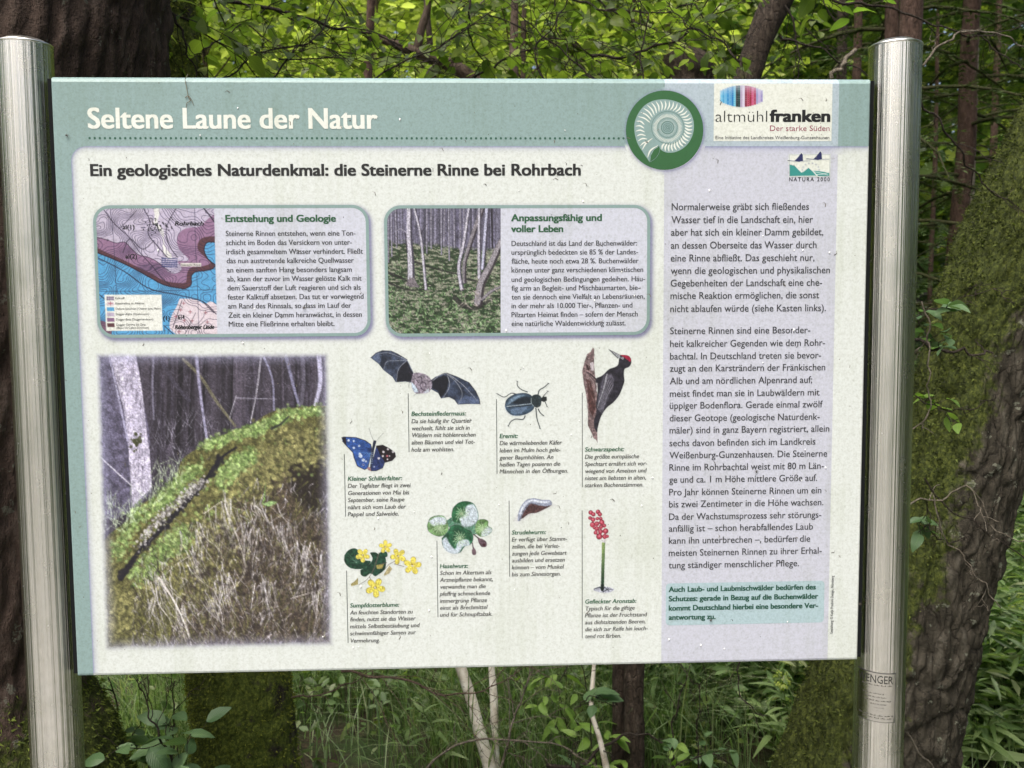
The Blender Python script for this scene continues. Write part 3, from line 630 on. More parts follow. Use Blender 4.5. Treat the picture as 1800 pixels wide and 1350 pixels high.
# trunks at the left
c.poly([(30, 40), (215, 40), (235, 200), (270, 380), (280, 640), (200, 720), (110, 760), (30, 700)], (84, 80, 98), vary=.8, seed=4, ns=.15)
c.poly([(100, 40), (212, 40), (240, 200), (258, 360), (272, 460), (282, 620), (200, 700), (180, 420), (165, 300)], (168, 162, 180), vary=.55, seed=8, ns=.2)
for i in range(80):
    x = q.uniform(130, 270); y = q.uniform(50, 600); c.line([(x, y), (x + q.uniform(-6, 6), y + q.uniform(15, 50))], 1.4, .8, (70, 64, 76), .7)
[c.blob((q.normal(216, 11), q.normal(422, 18)), q.uniform(4, 8), (58, 60, 38), .85) for _ in range(26)]; c.line([(100, 55), (150, 280), (180, 420)], 3, 4, (150, 146, 170)); c.line([(50, 478), (150, 570), (240, 650)], 2, 2, (190, 186, 200))
for P, w, col in (([(320, 70), (380, 180), (440, 250)], 8, (60, 56, 66)), ([(415, 75), (480, 140), (560, 260), (635, 358)], 5.5, (96, 92, 76)), ([(470, 50), (485, 200), (515, 415)], 5, (140, 136, 160)), ([(745, 60), (725, 220), (700, 345)], 2.6, (150, 146, 156)),
                  ([(850, 60), (880, 180), (905, 270)], 5.5, (110, 108, 130)), ([(755, 60), (790, 150), (800, 290)], 3.5, (120, 118, 140)), ([(990, 60), (995, 180), (975, 270)], 8, (176, 172, 196)), ([(640, 240), (810, 245)], 1.6, (140, 136, 150)), ([(640, 230), (610, 330)], 1.6, (150, 146, 156)),
                  ([(290, 50), (285, 200), (290, 330)], 3.5, (110, 106, 122)), ([(920, 60), (925, 170), (915, 270)], 7, (84, 80, 92))): c.line(P, w, w * .8, col, .95, 14)
for i in range(90):
    x, y = q.uniform(280, 620), q.uniform(330, 600); c.line([(x, y), (x + q.uniform(-50, 50), y - q.uniform(20, 90))], 1.2, .6, (176, 172, 186), .6)
# the moss mound
MP = [(40, 1060), (90, 830), (180, 760), (240, 690), (330, 640), (390, 560), (400, 520), (500, 440), (560, 410), (650, 370), (700, 360), (750, 320), (800, 295), (900, 280), (1060, 275), (1060, 1330), (40, 1330)]
c.poly(MP, (86, 84, 52), smooth=120, vary=1.0, seed=41, ns=.22)
c.poly([(500, 780), (700, 640), (830, 560), (1060, 420), (1060, 1330), (350, 1330), (420, 1050)], (70, 60, 54), a=.85, smooth=60, vary=1.2, seed=45, ns=.3)
c.poly([(855, 450), (960, 440), (1060, 520), (1060, 760), (900, 680), (850, 560)], (34, 30, 28), a=.85, smooth=40, soft=6)
def clump(n, fx, cols, r0, r1):
    for i in range(n):
        x, y = fx(); g = q.uniform(.7, 1.25); k = q.integers(len(cols)); c.blob((x, y), q.uniform(r0, r1), np.clip(np.array(cols[k]) * g, 0, 255), .75, soft=2)
def along(P, spread):
    P = np.array(P, float)
    def f():
        t = q.random() * (len(P) - 1); i = int(t); p = P[i] + (P[i + 1] - P[i]) * (t - i); return p[0] + q.normal(0, spread), p[1] + q.normal(0, spread * .8)
    return f
GR = [(130, 150, 92), (108, 130, 74), (80, 100, 56), (156, 174, 118)]; OL = [(120, 116, 76), (94, 92, 60), (142, 138, 92), (62, 60, 42)]
clump(700, along([(130, 1240), (180, 1100), (300, 1000)], 50), OL, 4, 9); clump(1100, along([(260, 1000), (430, 820), (640, 640), (780, 480), (960, 420)], 62), OL + GR[:1], 4, 9)
clump(900, along([(420, 960), (560, 760), (760, 560), (830, 480)], 60), OL, 4, 9); clump(500, along([(480, 1150), (560, 900)], 60), OL, 4, 8); clump(500, along([(870, 420), (1000, 480)], 55), OL, 4, 9)
clump(500, along([(210, 1000), (330, 890), (430, 800)], 30), GR, 4, 8); clump(420, along([(560, 600), (640, 520), (700, 480)], 22), GR, 4, 8)
clump(650, along([(130, 900), (220, 745), (330, 680), (400, 600), (480, 530)], 24), GR, 4, 8); clump(600, along([(500, 450), (620, 400), (740, 370), (850, 310), (1000, 290)], 16), GR, 4, 8)
c.line([(150, 1005), (230, 890), (330, 790), (430, 680), (500, 600), (580, 490), (640, 450)], 9, 4, (30, 28, 34), 1.0, 40)
for i in range(130):
    x, y = along([(155, 1000), (230, 890), (335, 785), (430, 680), (505, 595), (580, 490)], 7)(); c.blob((x, y), q.uniform(5, 10), (32, 30, 36), .9, soft=2)
for i in range(330):
    x, y = along([(225, 860), (325, 745), (425, 655), (500, 590)], 13)(); c.blob((x, y), q.uniform(3, 6), (168, 164, 164) if q.random() < .6 else (90, 86, 84), .8)
c.line([(790, 370), (830, 350), (860, 320)], 5, 3, (44, 46, 44), .9)
for i in range(2900):      # straw and grass hanging over the bank
    x = q.uniform(200, 1060); y0_ = 640 + max(0, (560 - x)) * .9; y = q.uniform(max(560, y0_ - 60), 1310)
    if y < y0_ - 60 or q.random() > np.clip((y + .55 * x - 900) / 420, .15, 1): continue
    a_ = q.normal(math.pi / 2 + (.25 if x > 700 else -.1), .42); Ls = q.uniform(15, 85); g = q.uniform(.5, 1.2)
    col = (np.array([186, 180, 186]) if q.random() < .42 else np.array([104, 104, 62])) * g if q.random() < .66 else np.array([46, 40, 38])
    c.line([(x, y), (x + Ls * .5 * math.cos(a_) + q.uniform(-14, 14), y + Ls * .5 * math.sin(a_)), (x + Ls * math.cos(a_), y + Ls * math.sin(a_))], q.uniform(1.0, 1.9), .7, np.clip(col, 0, 244), .8, 5)
for (x, y, n_, L_, dx) in ((590, 690, 22, 260, 30), (480, 780, 20, 190, 25), (690, 790, 18, 220, -25), (310, 1000, 16, 280, 70), (450, 905, 14, 230, 60), (720, 700, 14, 170, 40), (840, 760, 18, 240, 20), (930, 880, 20, 260, 10), (600, 1000, 20, 250, 30), (280, 1100, 10, 190, -10), (760, 1020, 18, 240, 20), (980, 1050, 14, 230, -10), (430, 1120, 12, 180, 30), (520, 1090, 14, 200, 60)):
    for k in range(n_):
        x1 = x + q.normal(0, 26); y1 = y + q.normal(0, 22); L1 = L_ * q.uniform(.35, 1.0); d1 = dx + q.normal(0, 34); g = q.uniform(.72, 1.08)
        c.line([(x1, y1), (x1 + d1 * .25 + q.normal(0, 7), y1 + L1 * .35), (x1 + d1 * .7 + q.normal(0, 8), y1 + L1 * .7), (x1 + d1 + q.normal(0, 14), y1 + L1)], q.uniform(1.0, 1.9), .6, np.clip(np.array([198, 192, 194]) * g, 0, 245), .85, 9)
for P, w in (([(310, 1000), (370, 1090), (430, 1220), (455, 1310)], 3.6), ([(590, 690), (660, 880), (680, 960), (590, 1090)], 1.7), ([(440, 910), (380, 950), (330, 1000)], 1.3), ([(870, 1090), (1040, 1040)], 1.4), ([(500, 730), (600, 680), (610, 740)], 1.4)): c.line(P, w, w * .6, (212, 204, 200), .9, 12)
for i in range(420):
    x, y = q.uniform(430, 1050), q.uniform(760, 1310); c.blob((x, y), q.uniform(3, 9), (36, 30, 30), .55, soft=3)
for i in range(130):
    x, y = along([(70, 640), (120, 780), (200, 740), (330, 610), (360, 560)], 30)(); a_ = q.normal(-1.5, .5); c.line([(x, y), (x + 60 * math.cos(a_), y + 60 * math.sin(a_))], 1.5, .6, (176, 190, 160), .7)
c.poly([(745, 690), (790, 676), (815, 682), (780, 700)], (130, 156, 104)); c.poly([(750, 690), (765, 600), (762, 670)], (110, 136, 80))
n3 = fbm(np.stack([c.X * .5, c.Y * .5], -1), 2, 77); c.C = np.clip(c.C * (.92 + .5 * n3)[..., None], 0, 250)
# fade to white-lilac at the border
u_ = (c.X - (168.5 + (c.Y - 620) * .031)) / ((577.5 + (c.Y - 620) * .016) - (168.5 + (c.Y - 620) * .031)); v_ = (c.Y - 620.5) / ((1143.5 - u_ * 8.5) - 620.5)
dd = np.minimum(np.minimum(u_, 1 - u_) * 412, np.minimum(v_, 1 - v_) * 520) + 3 * (fbm(np.stack([c.X * .1, c.Y * .1], -1), 2, 5) - .5)
f = np.clip(1 - dd / 26, 0, 1)[..., None] ** 1.3; c.C = c.C * (1 - f * .75) + np.array([176, 176, 206]) * f * .75
c.A = np.clip(dd / 9 + .1, 0, 1); c.build('moss_picture', M_ALPHA, 3, grain=.42)

# --- bat
c = Canvas(648, 612, 850, 716, 1.0, (590, 600, 4.219)); K = (52, 58, 72)
def shade_poly(P, col, lt, n, seed, ang):
    c.poly(P, col, smooth=0, vary=.9, seed=seed, ns=.12)
W1 = [(258, 122), (300, 85), (345, 68), (410, 70), (460, 92), (530, 135), (552, 180), (575, 225), (590, 270), (560, 308), (520, 300), (445, 305), (420, 265), (355, 215), (320, 170)]
W2 = [(700, 290), (740, 262), (790, 240), (825, 234), (900, 262), (990, 305), (1040, 370), (1068, 430), (1073, 468), (1000, 466), (905, 470), (880, 435), (840, 415), (780, 425), (760, 385), (705, 355)]
c.poly(W1, (64, 72, 90), vary=1.0, seed=3, ns=.13); c.poly(W2, (56, 64, 82), vary=1.0, seed=6, ns=.13)
c.poly([(460, 230), (500, 160), (530, 150), (575, 240), (560, 300), (500, 295), (450, 300)], (30, 30, 36), .85); c.poly([(720, 290), (800, 250), (840, 270), (830, 350), (780, 420), (760, 370), (715, 345)], (28, 28, 34), .85)
c.poly([(340, 80), (380, 140), (350, 210), (320, 170), (345, 120)], (36, 40, 52), .6); c.poly([(260, 122), (310, 90), (335, 130), (330, 175)], (96, 108, 134), .7); c.poly([(905, 460), (960, 400), (1060, 430), (1070, 465)], (92, 106, 136), .7)
for P in ([(530, 140), (440, 145), (380, 150), (355, 210)], [(530, 140), (470, 200), (450, 300)], [(530, 138), (450, 105), (390, 85), (300, 95)], [(575, 230), (545, 165), (530, 138)]): c.line(P, 1.3, .8, (142, 146, 158), .9, 10)
for P in ([(825, 236), (845, 330), (800, 415)], [(825, 240), (900, 310), (940, 400), (908, 465)], [(830, 238), (940, 320), (1050, 440)], [(720, 292), (780, 248), (828, 240)]): c.line(P, 1.4, .8, (150, 152, 160), .9, 10)
c.line(W1[:6], 1.1, 1.1, (40, 40, 48)); c.line(W2[2:9], 1.1, 1.1, (40, 40, 48))
c.poly([(560, 300), (580, 235), (640, 235), (700, 270), (715, 320), (690, 380), (640, 388), (590, 385), (565, 340)], (142, 132, 144), smooth=40, vary=.7, seed=2, ns=.35)
c.poly([(562, 300), (590, 330), (615, 375), (585, 380), (565, 340)], (190, 204, 220)); c.poly([(690, 345), (650, 385), (690, 378)], (186, 192, 202))
for P in ([(610, 270), (630, 260), (640, 300), (625, 330), (640, 350)], [(640, 300), (665, 310), (670, 345)], [(600, 290), (620, 310)], [(630, 350), (660, 365)], [(550, 230), (575, 260)], [(690, 300), (725, 285)]): c.line(P, 1.6, 1.2, (62, 52, 66), .9, 8)
c.line([(548, 300), (540, 340)], 1.6, 1, (110, 110, 120)); c.line([(580, 400), (610, 380)], 1.2, .8, (60, 64, 74)); c.build('bat_picture', M_ALPHA, 3)
# --- butterfly
c = Canvas(597, 748, 698, 832, .95, (590, 600, 4.219))
LW = [(44, 715), (60, 708), (150, 712), (220, 735), (262, 765), (268, 800), (258, 860), (240, 940), (215, 952), (160, 925), (135, 860), (128, 825), (80, 775), (50, 740)]
RW = [(300, 775), (350, 768), (400, 795), (440, 825), (446, 855), (420, 885), (365, 900), (350, 940), (300, 962), (262, 962), (258, 930), (280, 860)]
c.poly(LW, (52, 84, 150), vary=.6, seed=4, ns=.3); c.poly(RW, (44, 56, 100), vary=.5, seed=5, ns=.3); c.poly([(300, 775), (350, 768), (400, 795), (444, 830), (446, 860), (415, 885), (365, 898), (330, 840)], (34, 28, 32))
c.poly([(44, 715), (75, 712), (82, 770), (55, 740)], (40, 36, 44)); c.line(LW, 1.6, 1.6, (34, 32, 44), .9); c.line(RW, 1.2, 1.2, (30, 28, 36), .9)
for k in range(9): c.line([(262, 800), (80 + k * 16, 725 + k * 26)], .9, .6, (28, 36, 70), .6); c.line([(255, 830), (110 + k * 18, 800 + k * 18)], .9, .5, (110, 160, 216), .5)
for x, y, r_ in ((95, 735, 9), (135, 740, 8), (135, 790, 9), (175, 775, 8), (185, 850, 14), (205, 880, 12), (180, 835, 10), (225, 890, 8)): c.blob((x, y), r_, (206, 214, 230), .85)
for x, y, r_ in ((388, 800, 8), (425, 820, 8), (355, 820, 9), (350, 850, 8), (400, 850, 5), (385, 875, 6), (320, 868, 9)): c.blob((x, y), r_, (214, 208, 214), .9)
c.blob((205, 915), 9, (150, 160, 200)); c.blob((205, 915), 5, (60, 60, 110)); c.blob((382, 850), 8, (170, 100, 110)); c.blob((285, 930), 7, (150, 160, 200)); c.poly([(235, 935), (255, 930), (265, 965), (240, 955)], (160, 120, 120))
c.line([(290, 745), (278, 800), (262, 930)], 6, 3.5, (40, 46, 66)); 
for k in range(7): c.line([(262 - k, 830 + 13 * k), (278 - k, 826 + 13 * k)], 1.0, 1.0, (150, 170, 200), .8)
c.line([(285, 745), (265, 700), (248, 643)], .9, .9, (60, 60, 66)); c.line([(298, 745), (325, 710), (355, 680)], .9, .9, (60, 60, 66)); c.build('butterfly_picture', M_ALPHA, 3)
# --- beetle
c = Canvas(868, 664, 970, 760, .95, (850, 600, 5)); DK = (50, 56, 58)
for P, w in (([(290, 465), (250, 455), (180, 490), (120, 460)], 2.2), ([(385, 445), (320, 415), (298, 390), (295, 350)], 2.2), ([(480, 465), (490, 430), (530, 405), (570, 370)], 2.6), ([(520, 490), (545, 460), (568, 437)], 2), ([(540, 530), (560, 575)], 2), ([(480, 595), (500, 630), (530, 655)], 2.4), ([(460, 590), (470, 680), (497, 765)], 2.6), ([(365, 655), (355, 680), (275, 685), (240, 705), (218, 745)], 2.6)):
    c.line(P, w, w * .8, DK, 1, 12)
for x, y in ((118, 462), (298, 352), (572, 370), (566, 438), (563, 577), (528, 655), (497, 768), (220, 745)): c.line([(x - 10, y - 5), (x + 10, y + 5)], 1, .8, DK)
c.poly([(185, 570), (195, 520), (240, 478), (310, 455), (380, 455), (415, 470), (440, 530), (445, 590), (400, 630), (320, 655), (250, 650), (205, 615)], (58, 74, 90), smooth=60, vary=.7, seed=2, ns=.2)
c.poly([(205, 560), (240, 500), (310, 470), (380, 470), (300, 500), (230, 550)], (126, 148, 168), .8, soft=3); c.poly([(230, 600), (280, 585), (400, 570), (330, 640), (250, 640)], (110, 130, 156), .7, soft=3)
c.poly([(240, 545), (330, 490), (410, 490), (420, 545), (300, 555)], (30, 36, 42), .85, soft=3); c.line([(205, 572), (320, 560), (420, 548)], 1.4, 1.2, (170, 180, 186), .9); c.line([(215, 580), (420, 560)], 1, 1, (20, 22, 26), .9)
c.line([(188, 570), (200, 618), (250, 650), (320, 655)], 1.4, 1, (150, 166, 186), .8, 12)
c.poly([(415, 500), (430, 475), (470, 465), (505, 485), (510, 530), (500, 570), (470, 585), (435, 565)], (44, 54, 58), smooth=30, vary=.6, seed=5, ns=.3); c.line([(420, 500), (420, 540), (440, 570)], 1.4, 1, (150, 160, 160), .9, 8)
c.poly([(508, 495), (530, 485), (556, 485), (558, 522), (525, 535), (510, 525)], (32, 36, 38)); c.build('beetle_picture', M_ALPHA, 3)
# --- woodpecker
c = Canvas(1018, 606, 1114, 784, 1.0, (850, 600, 5))
c.poly([(960, 50), (975, 70), (972, 200), (985, 330), (1010, 560), (1000, 760), (1003, 900), (990, 870), (965, 850), (945, 800), (915, 740), (915, 600), (900, 470), (880, 380), (865, 260), (885, 180), (910, 110), (940, 90)], (124, 104, 104), vary=1.0, seed=9, ns=.25)
c.poly([(900, 200), (935, 220), (930, 260), (905, 250)], (50, 34, 34)); c.poly([(900, 330), (940, 350), (975, 470), (985, 600), (960, 660), (925, 600), (915, 450)], (70, 44, 42), .8, vary=.8, seed=2, ns=.3); c.poly([(935, 190), (965, 180), (972, 260), (945, 260)], (190, 180, 184))
for i in range(70): x = q.uniform(880, 1000); y = 80 + 760 * q.random(); c.line([(x, y), (x + 8, y + 40)], .9, .6, (60, 46, 48) if q.random() < .5 else (180, 168, 170), .5)
c.poly([(1235, 120), (1275, 125), (1298, 160), (1298, 200), (1275, 230), (1245, 240), (1235, 290), (1240, 350), (1225, 400), (1190, 480), (1140, 540), (1090, 580), (1040, 650), (1010, 740), (995, 800), (975, 760), (970, 700), (990, 630), (990, 560), (1000, 440), (1000, 400), (985, 330), (1040, 300), (1100, 245), (1180, 205), (1190, 150), (1200, 120)], (44, 42, 50), smooth=110, vary=.9, seed=6, ns=.25)
c.poly([(1060, 290), (1120, 280), (1150, 330), (1130, 430), (1080, 540), (1050, 600), (1020, 620), (1000, 590), (1010, 480), (1040, 360)], (98, 94, 106), .8, vary=.9, seed=8, ns=.3, soft=3)
for i in range(12): c.line([(1070 + i * 6, 300 + i * 8), (1040 + i * 3, 440 + i * 6), (1000 + i * 4, 590 + i * 5)], 1.1, .7, (150, 146, 158) if i % 2 else (26, 26, 32), .8, 6)
c.line([(1085, 290), (1060, 400), (1000, 580)], 2, 1, (190, 190, 196), .7, 8); c.line([(985, 330), (940, 290), (905, 270)], 3.5, 2, (70, 58, 62)); c.line([(985, 360), (930, 300)], 2.2, 1.5, (90, 76, 78)); c.line([(1000, 370), (990, 440)], 2, 1.4, (150, 140, 146))
c.poly([(1200, 120), (1235, 118), (1275, 128), (1298, 160), (1290, 180), (1262, 160), (1225, 135)], (150, 36, 62), smooth=30); c.poly([(1100, 70), (1195, 120), (1205, 150), (1180, 150), (1140, 115)], (150, 152, 156)); c.line([(1100, 70), (1180, 150)], 1.4, 1.4, (50, 50, 54)); c.line([(1110, 76), (1198, 118)], 1.1, 1.1, (70, 70, 74)); c.blob((1222, 148), 10, (190, 190, 196)); c.blob((1222, 148), 5, (30, 30, 34))
c.build('woodpecker_picture', M_ALPHA, 3)
# --- marsh marigold
c = Canvas(600, 944, 744, 1056, 1.0, (590, 860, 4.655)); GD = (34, 66, 50); YL = (222, 206, 92)
for P in ([(70, 540), (100, 500), (160, 482), (190, 500), (200, 570), (290, 590), (250, 640), (170, 655), (110, 640), (70, 590)], [(200, 660), (260, 630), (300, 560), (280, 520), (340, 520), (360, 545), (400, 545), (415, 600), (400, 660), (350, 700), (325, 715), (290, 690), (240, 718), (205, 700)], [(340, 560), (370, 510), (420, 515), (425, 550), (390, 560)]):
    c.poly(P, GD, smooth=40, vary=.9, seed=4, ns=.3)
for k in range(8): c.line([(170, 600), (80 + k * 22, 500 + (k % 3) * 50)], 1.0, .6, (110, 140, 120), .6)
for P in ([(355, 520), (330, 600), (300, 680), (250, 745), (190, 780)], [(280, 720), (295, 775)], [(480, 590), (430, 620), (400, 660)], [(480, 610), (560, 632)], [(355, 620), (420, 600)]): c.line(P, 1.8, 1.4, (96, 84, 78), .95, 10)
def flower(x, y, r, rot, petals=5):
    for k in range(petals):
        a_ = rot + k * 2 * math.pi / petals; cx_, cy_ = x + r * .58 * math.cos(a_), y + r * .58 * math.sin(a_); u = np.array([math.cos(a_), math.sin(a_)]); v = np.array([-u[1], u[0]])
        P = [np.array([x, y]) + u * r * s_ + v * r * w_ for s_, w_ in ((.1, .06), (.5, .3), (.85, .26), (1, 0), (.85, -.26), (.5, -.3), (.1, -.06))]
        c.poly(P, (150, 140, 84), smooth=18); c.poly([np.array([x, y]) + (p - [x, y]) * .93 for p in P], YL, smooth=18, vary=.25, seed=k, ns=.4)
    for k in range(9): c.blob((x + q.normal(0, r * .1), y + q.normal(0, r * .1)), r * .05, (150, 126, 50), .8)
flower(222, 540, 62, .3); flower(408, 470, 58, .9); flower(512, 548, 70, .5); flower(628, 625, 78, 1.1); flower(325, 805, 86, .2)
c.poly([(330, 620), (395, 612), (380, 650), (340, 652)], (150, 140, 80)); c.poly([(120, 775), (150, 755), (185, 720), (185, 780), (130, 795)], (156, 146, 96)); c.poly([(390, 700), (420, 650), (440, 620), (465, 650), (440, 690), (400, 710)], (170, 160, 120)); c.build('marigold_picture', M_ALPHA, 3)
# --- wild ginger
c = Canvas(744, 876, 872, 980, 1.0, (590, 860, 4.655))
c.poly([(900, 260), (1000, 200), (1150, 250), (1190, 340), (1120, 380), (950, 340)], (86, 130, 106), vary=.6, seed=3, ns=.3, smooth=30)
def leafp(P, col, ctr_, seed, patch=None):
    c.poly(P, (110, 126, 118), smooth=50); Pc = np.mean(P, 0); P2 = [Pc + (np.array(p) - Pc) * .96 for p in P]; c.poly(P2, col, smooth=50, vary=.8, seed=seed, ns=.15)
    if patch: c.poly(patch, (206, 214, 226), .92, smooth=30, vary=.25, seed=seed + 1, ns=.3, soft=3)
    for k in range(13):
        a_ = k * 2 * math.pi / 13 + .2; L_ = 70 * q.uniform(.6, 1.1); e = (ctr_[0] + L_ * math.cos(a_), ctr_[1] + L_ * math.sin(a_)); m_ = (ctr_[0] + L_ * .5 * math.cos(a_ + .2), ctr_[1] + L_ * .5 * math.sin(a_ + .2))
        c.line([ctr_, m_, e], 1.5, .8, (176, 198, 160), .85, 6); c.line([m_, (m_[0] + L_ * .35 * math.cos(a_ + .9), m_[1] + L_ * .35 * math.sin(a_ + .9))], .9, .6, (176, 198, 160), .7)
leafp([(745, 295), (770, 235), (830, 212), (890, 220), (915, 265), (925, 320), (900, 370), (860, 388), (800, 375), (755, 340)], (112, 146, 96), (850, 320), 3, [(760, 260), (830, 225), (900, 240), (900, 285), (850, 290), (800, 300)])
leafp([(945, 210), (960, 150), (1010, 105), (1075, 95), (1130, 115), (1160, 165), (1170, 240), (1130, 300), (1060, 310), (1010, 280), (960, 270)], (48, 100, 66), (1030, 200), 5, [(1010, 240), (1060, 200), (1060, 150), (1120, 120), (1165, 200), (1160, 260), (1110, 300), (1040, 300)])
leafp([(865, 400), (910, 350), (950, 295), (1000, 285), (1060, 315), (1110, 340), (1130, 400), (1110, 450), (1060, 470), (1020, 520), (960, 528), (900, 500), (870, 450)], (44, 92, 64), (1015, 400), 7, [(870, 420), (900, 390), (930, 440), (980, 490), (1000, 430), (1090, 420), (1100, 455), (1040, 470), (1010, 520), (940, 525), (890, 490)])
leafp([(1140, 310), (1160, 255), (1210, 242), (1250, 260), (1252, 300), (1282, 320), (1275, 355), (1240, 380), (1180, 388), (1145, 355)], (104, 140, 86), (1200, 325), 9, [(1200, 340), (1250, 305), (1280, 330), (1240, 378), (1190, 380)])
c.line([(1130, 370), (1180, 410), (1225, 450)], 2, 5, (76, 60, 66)); c.poly([(1160, 400), (1200, 405), (1238, 440), (1235, 468), (1200, 475), (1170, 440)], (96, 76, 84), smooth=24, vary=.6, seed=2, ns=.5); c.blob((1215, 455), 11, (60, 24, 34))
c.line([(1120, 440), (1125, 480)], 2, 3, (76, 60, 66)); c.poly([(1112, 500), (1128, 475), (1150, 505), (1146, 538), (1122, 538)], (110, 90, 98), smooth=20); c.build('ginger_picture', M_ALPHA, 3)
# --- flatworm
c = Canvas(896, 870, 984, 926, 1.0, (860, 860, 4.655))
c.poly([(190, 262), (235, 190), (300, 130), (420, 130), (555, 122), (500, 150), (400, 200), (300, 235), (230, 275)], (170, 164, 172), .55, smooth=40, soft=4)
c.poly([(250, 250), (290, 170), (330, 122), (420, 132), (510, 130), (450, 165), (380, 195), (330, 200), (280, 235)], (78, 56, 56), smooth=40, vary=1.2, seed=4, ns=.35)
c.poly([(230, 258), (238, 190), (270, 120), (310, 82), (360, 72), (430, 84), (510, 98), (515, 122), (470, 138), (400, 130), (335, 120), (300, 160), (270, 210), (245, 262)], (148, 154, 172), smooth=60)
c.poly([(245, 200), (280, 125), (330, 88), (430, 95), (500, 105), (480, 112), (400, 108), (340, 100), (290, 140), (260, 210)], (214, 220, 232), .9, smooth=40, soft=2)
c.line([(400, 128), (330, 118), (280, 180), (245, 258)], 1.5, 1.2, (86, 86, 100), .9, 14); c.blob((300, 150), 5, (60, 60, 74)); c.blob((275, 182), 5, (60, 60, 74)); c.build('flatworm_picture', M_ALPHA, 3)
# --- arum
c = Canvas(1030, 892, 1084, 1046, 1.0, (860, 860, 4.655))
for k in range(14):
    y0_, y1_ = 420 + k * 28, 450 + k * 28; g = k / 13; c.line([(936 - g * 10, y0_), (936 - (k + 1) / 14 * 10, y1_)], 6.2, 6.2, np.array([150, 172, 104]) * (1 - g) + np.array([30, 52, 40]) * g)
c.line([(942, 430), (934, 800)], 1.4, 1.4, (60, 90, 60), .5); c.poly([(918, 405), (955, 405), (952, 440), (918, 432)], (206, 204, 204))
for x, y, r_ in ((830, 190, 19), (852, 205, 18), (890, 185, 19), (905, 205, 18), (825, 235, 16), (850, 248, 19), (885, 240, 15), (912, 240, 15), (845, 290, 22), (880, 282, 20), (920, 270, 22), (860, 315, 14), (942, 298, 16), (914, 308, 18), (880, 322, 19), (870, 355, 17), (952, 342, 23), (910, 346, 20), (900, 386, 25), (945, 386, 20), (966, 385, 14)):
    c.blob((x, y), r_ * 1.06, (112, 30, 48)); c.blob((x, y), r_ * .86, (170, 62, 80)); c.blob((x - 2, y - 4), r_ * .4, (206, 120, 132), .8)
c.poly([(845, 825), (880, 800), (925, 795), (985, 800), (1025, 822), (1000, 840), (940, 848), (880, 838)], (178, 180, 192), smooth=30, vary=.6, seed=4, ns=.4)
for P in ([(860, 815), (900, 800), (920, 820)], [(930, 840), (970, 815), (1010, 820)], [(905, 800), (930, 830), (945, 800), (980, 835)]): c.line(P, 2, 1, (50, 54, 64), .9)
c.line([(926, 790), (924, 822)], 6, 5, (24, 34, 30)); c.build('arum_picture', M_ALPHA, 3)
# --- barcode-like colour emblem
c = Canvas(1262, 146, 1345, 192, .9, (1080, 130, 3.913)); c.A[:] = 0
nb = 19; colsb = [(120, 190, 220), (70, 160, 205), (104, 176, 214), (52, 140, 196), (84, 160, 206), (40, 126, 186), (110, 190, 216), (24, 40, 44), (20, 60, 60), (176, 160, 186), (214, 204, 222), (130, 40, 60), (170, 44, 76), (150, 36, 60), (200, 90, 130), (170, 50, 84), (150, 150, 190), (186, 170, 206), (150, 140, 190)]
for k in range(nb):
    x0_ = 727 + k * 293 / nb; e = abs(k - 9) / 9; yt = 78 + 34 * e ** 2; yb_ = 228 - 36 * e ** 2; cc = np.array(colsb[k], float)
    for j in range(10):
        a_ = yt + (yb_ - yt) * j / 10; b_ = yt + (yb_ - yt) * (j + 1) / 10 + 1; f_ = j / 9; lt = max(0, 1 - f_ * 2.4)
        c.poly([(x0_, a_), (x0_ + 293 / nb + .6, a_), (x0_ + 293 / nb + .6, b_), (x0_, b_)], cc * (1 - lt * .55) + np.array([206, 206, 222]) * lt * .55)
c.build('logo_bars', M_ALPHA, 4, grain=0)
# --- birds over mountains emblem
c = Canvas(1383, 264, 1463, 311, .75, (1080, 130, 3.913))
c.poly([(1205, 622), (1240, 632), (1262, 655), (1285, 678), (1300, 672), (1335, 645), (1365, 672), (1390, 700), (1205, 702)], (60, 146, 138)); c.poly([(1365, 665), (1410, 668), (1478, 680), (1478, 702), (1400, 702)], (60, 146, 138)); 
for P in ([(1370, 672), (1420, 682), (1470, 696)], [(1390, 692), (1440, 688), (1478, 676)]): c.line(P, 1.1, 1.1, (230, 232, 226), .9, 8)
c.line([(1203, 556), (1483, 554), (1481, 703), (1204, 704), (1203, 556)], .9, .9, (90, 100, 110), .8)
for ox, oy in ((0, 0), (130, -12)):
    c.line([(1192 + ox, 596 + oy), (1250 + ox, 600 + oy), (1345 + ox, 598 + oy)], 1.6, .8, (40, 44, 84)); c.poly([(1235 + ox, 600 + oy), (1260 + ox, 575 + oy), (1285 + ox, 542 + oy), (1296 + ox, 555 + oy), (1298 + ox, 598 + oy), (1270 + ox, 606 + oy)], (44, 48, 92))
for k in range(8):
    a_ = math.pi + k * math.pi / 7; x, y = 1350 + 58 * math.cos(a_), 660 + 46 * math.sin(a_); c.line([(x - 6, y), (x + 6, y)], .8, .8, (110, 110, 140), .8); c.line([(x, y - 6), (x, y + 6)], .8, .8, (110, 110, 140), .8)
c.build('emblem_picture', M_ALPHA, 4, grain=0)

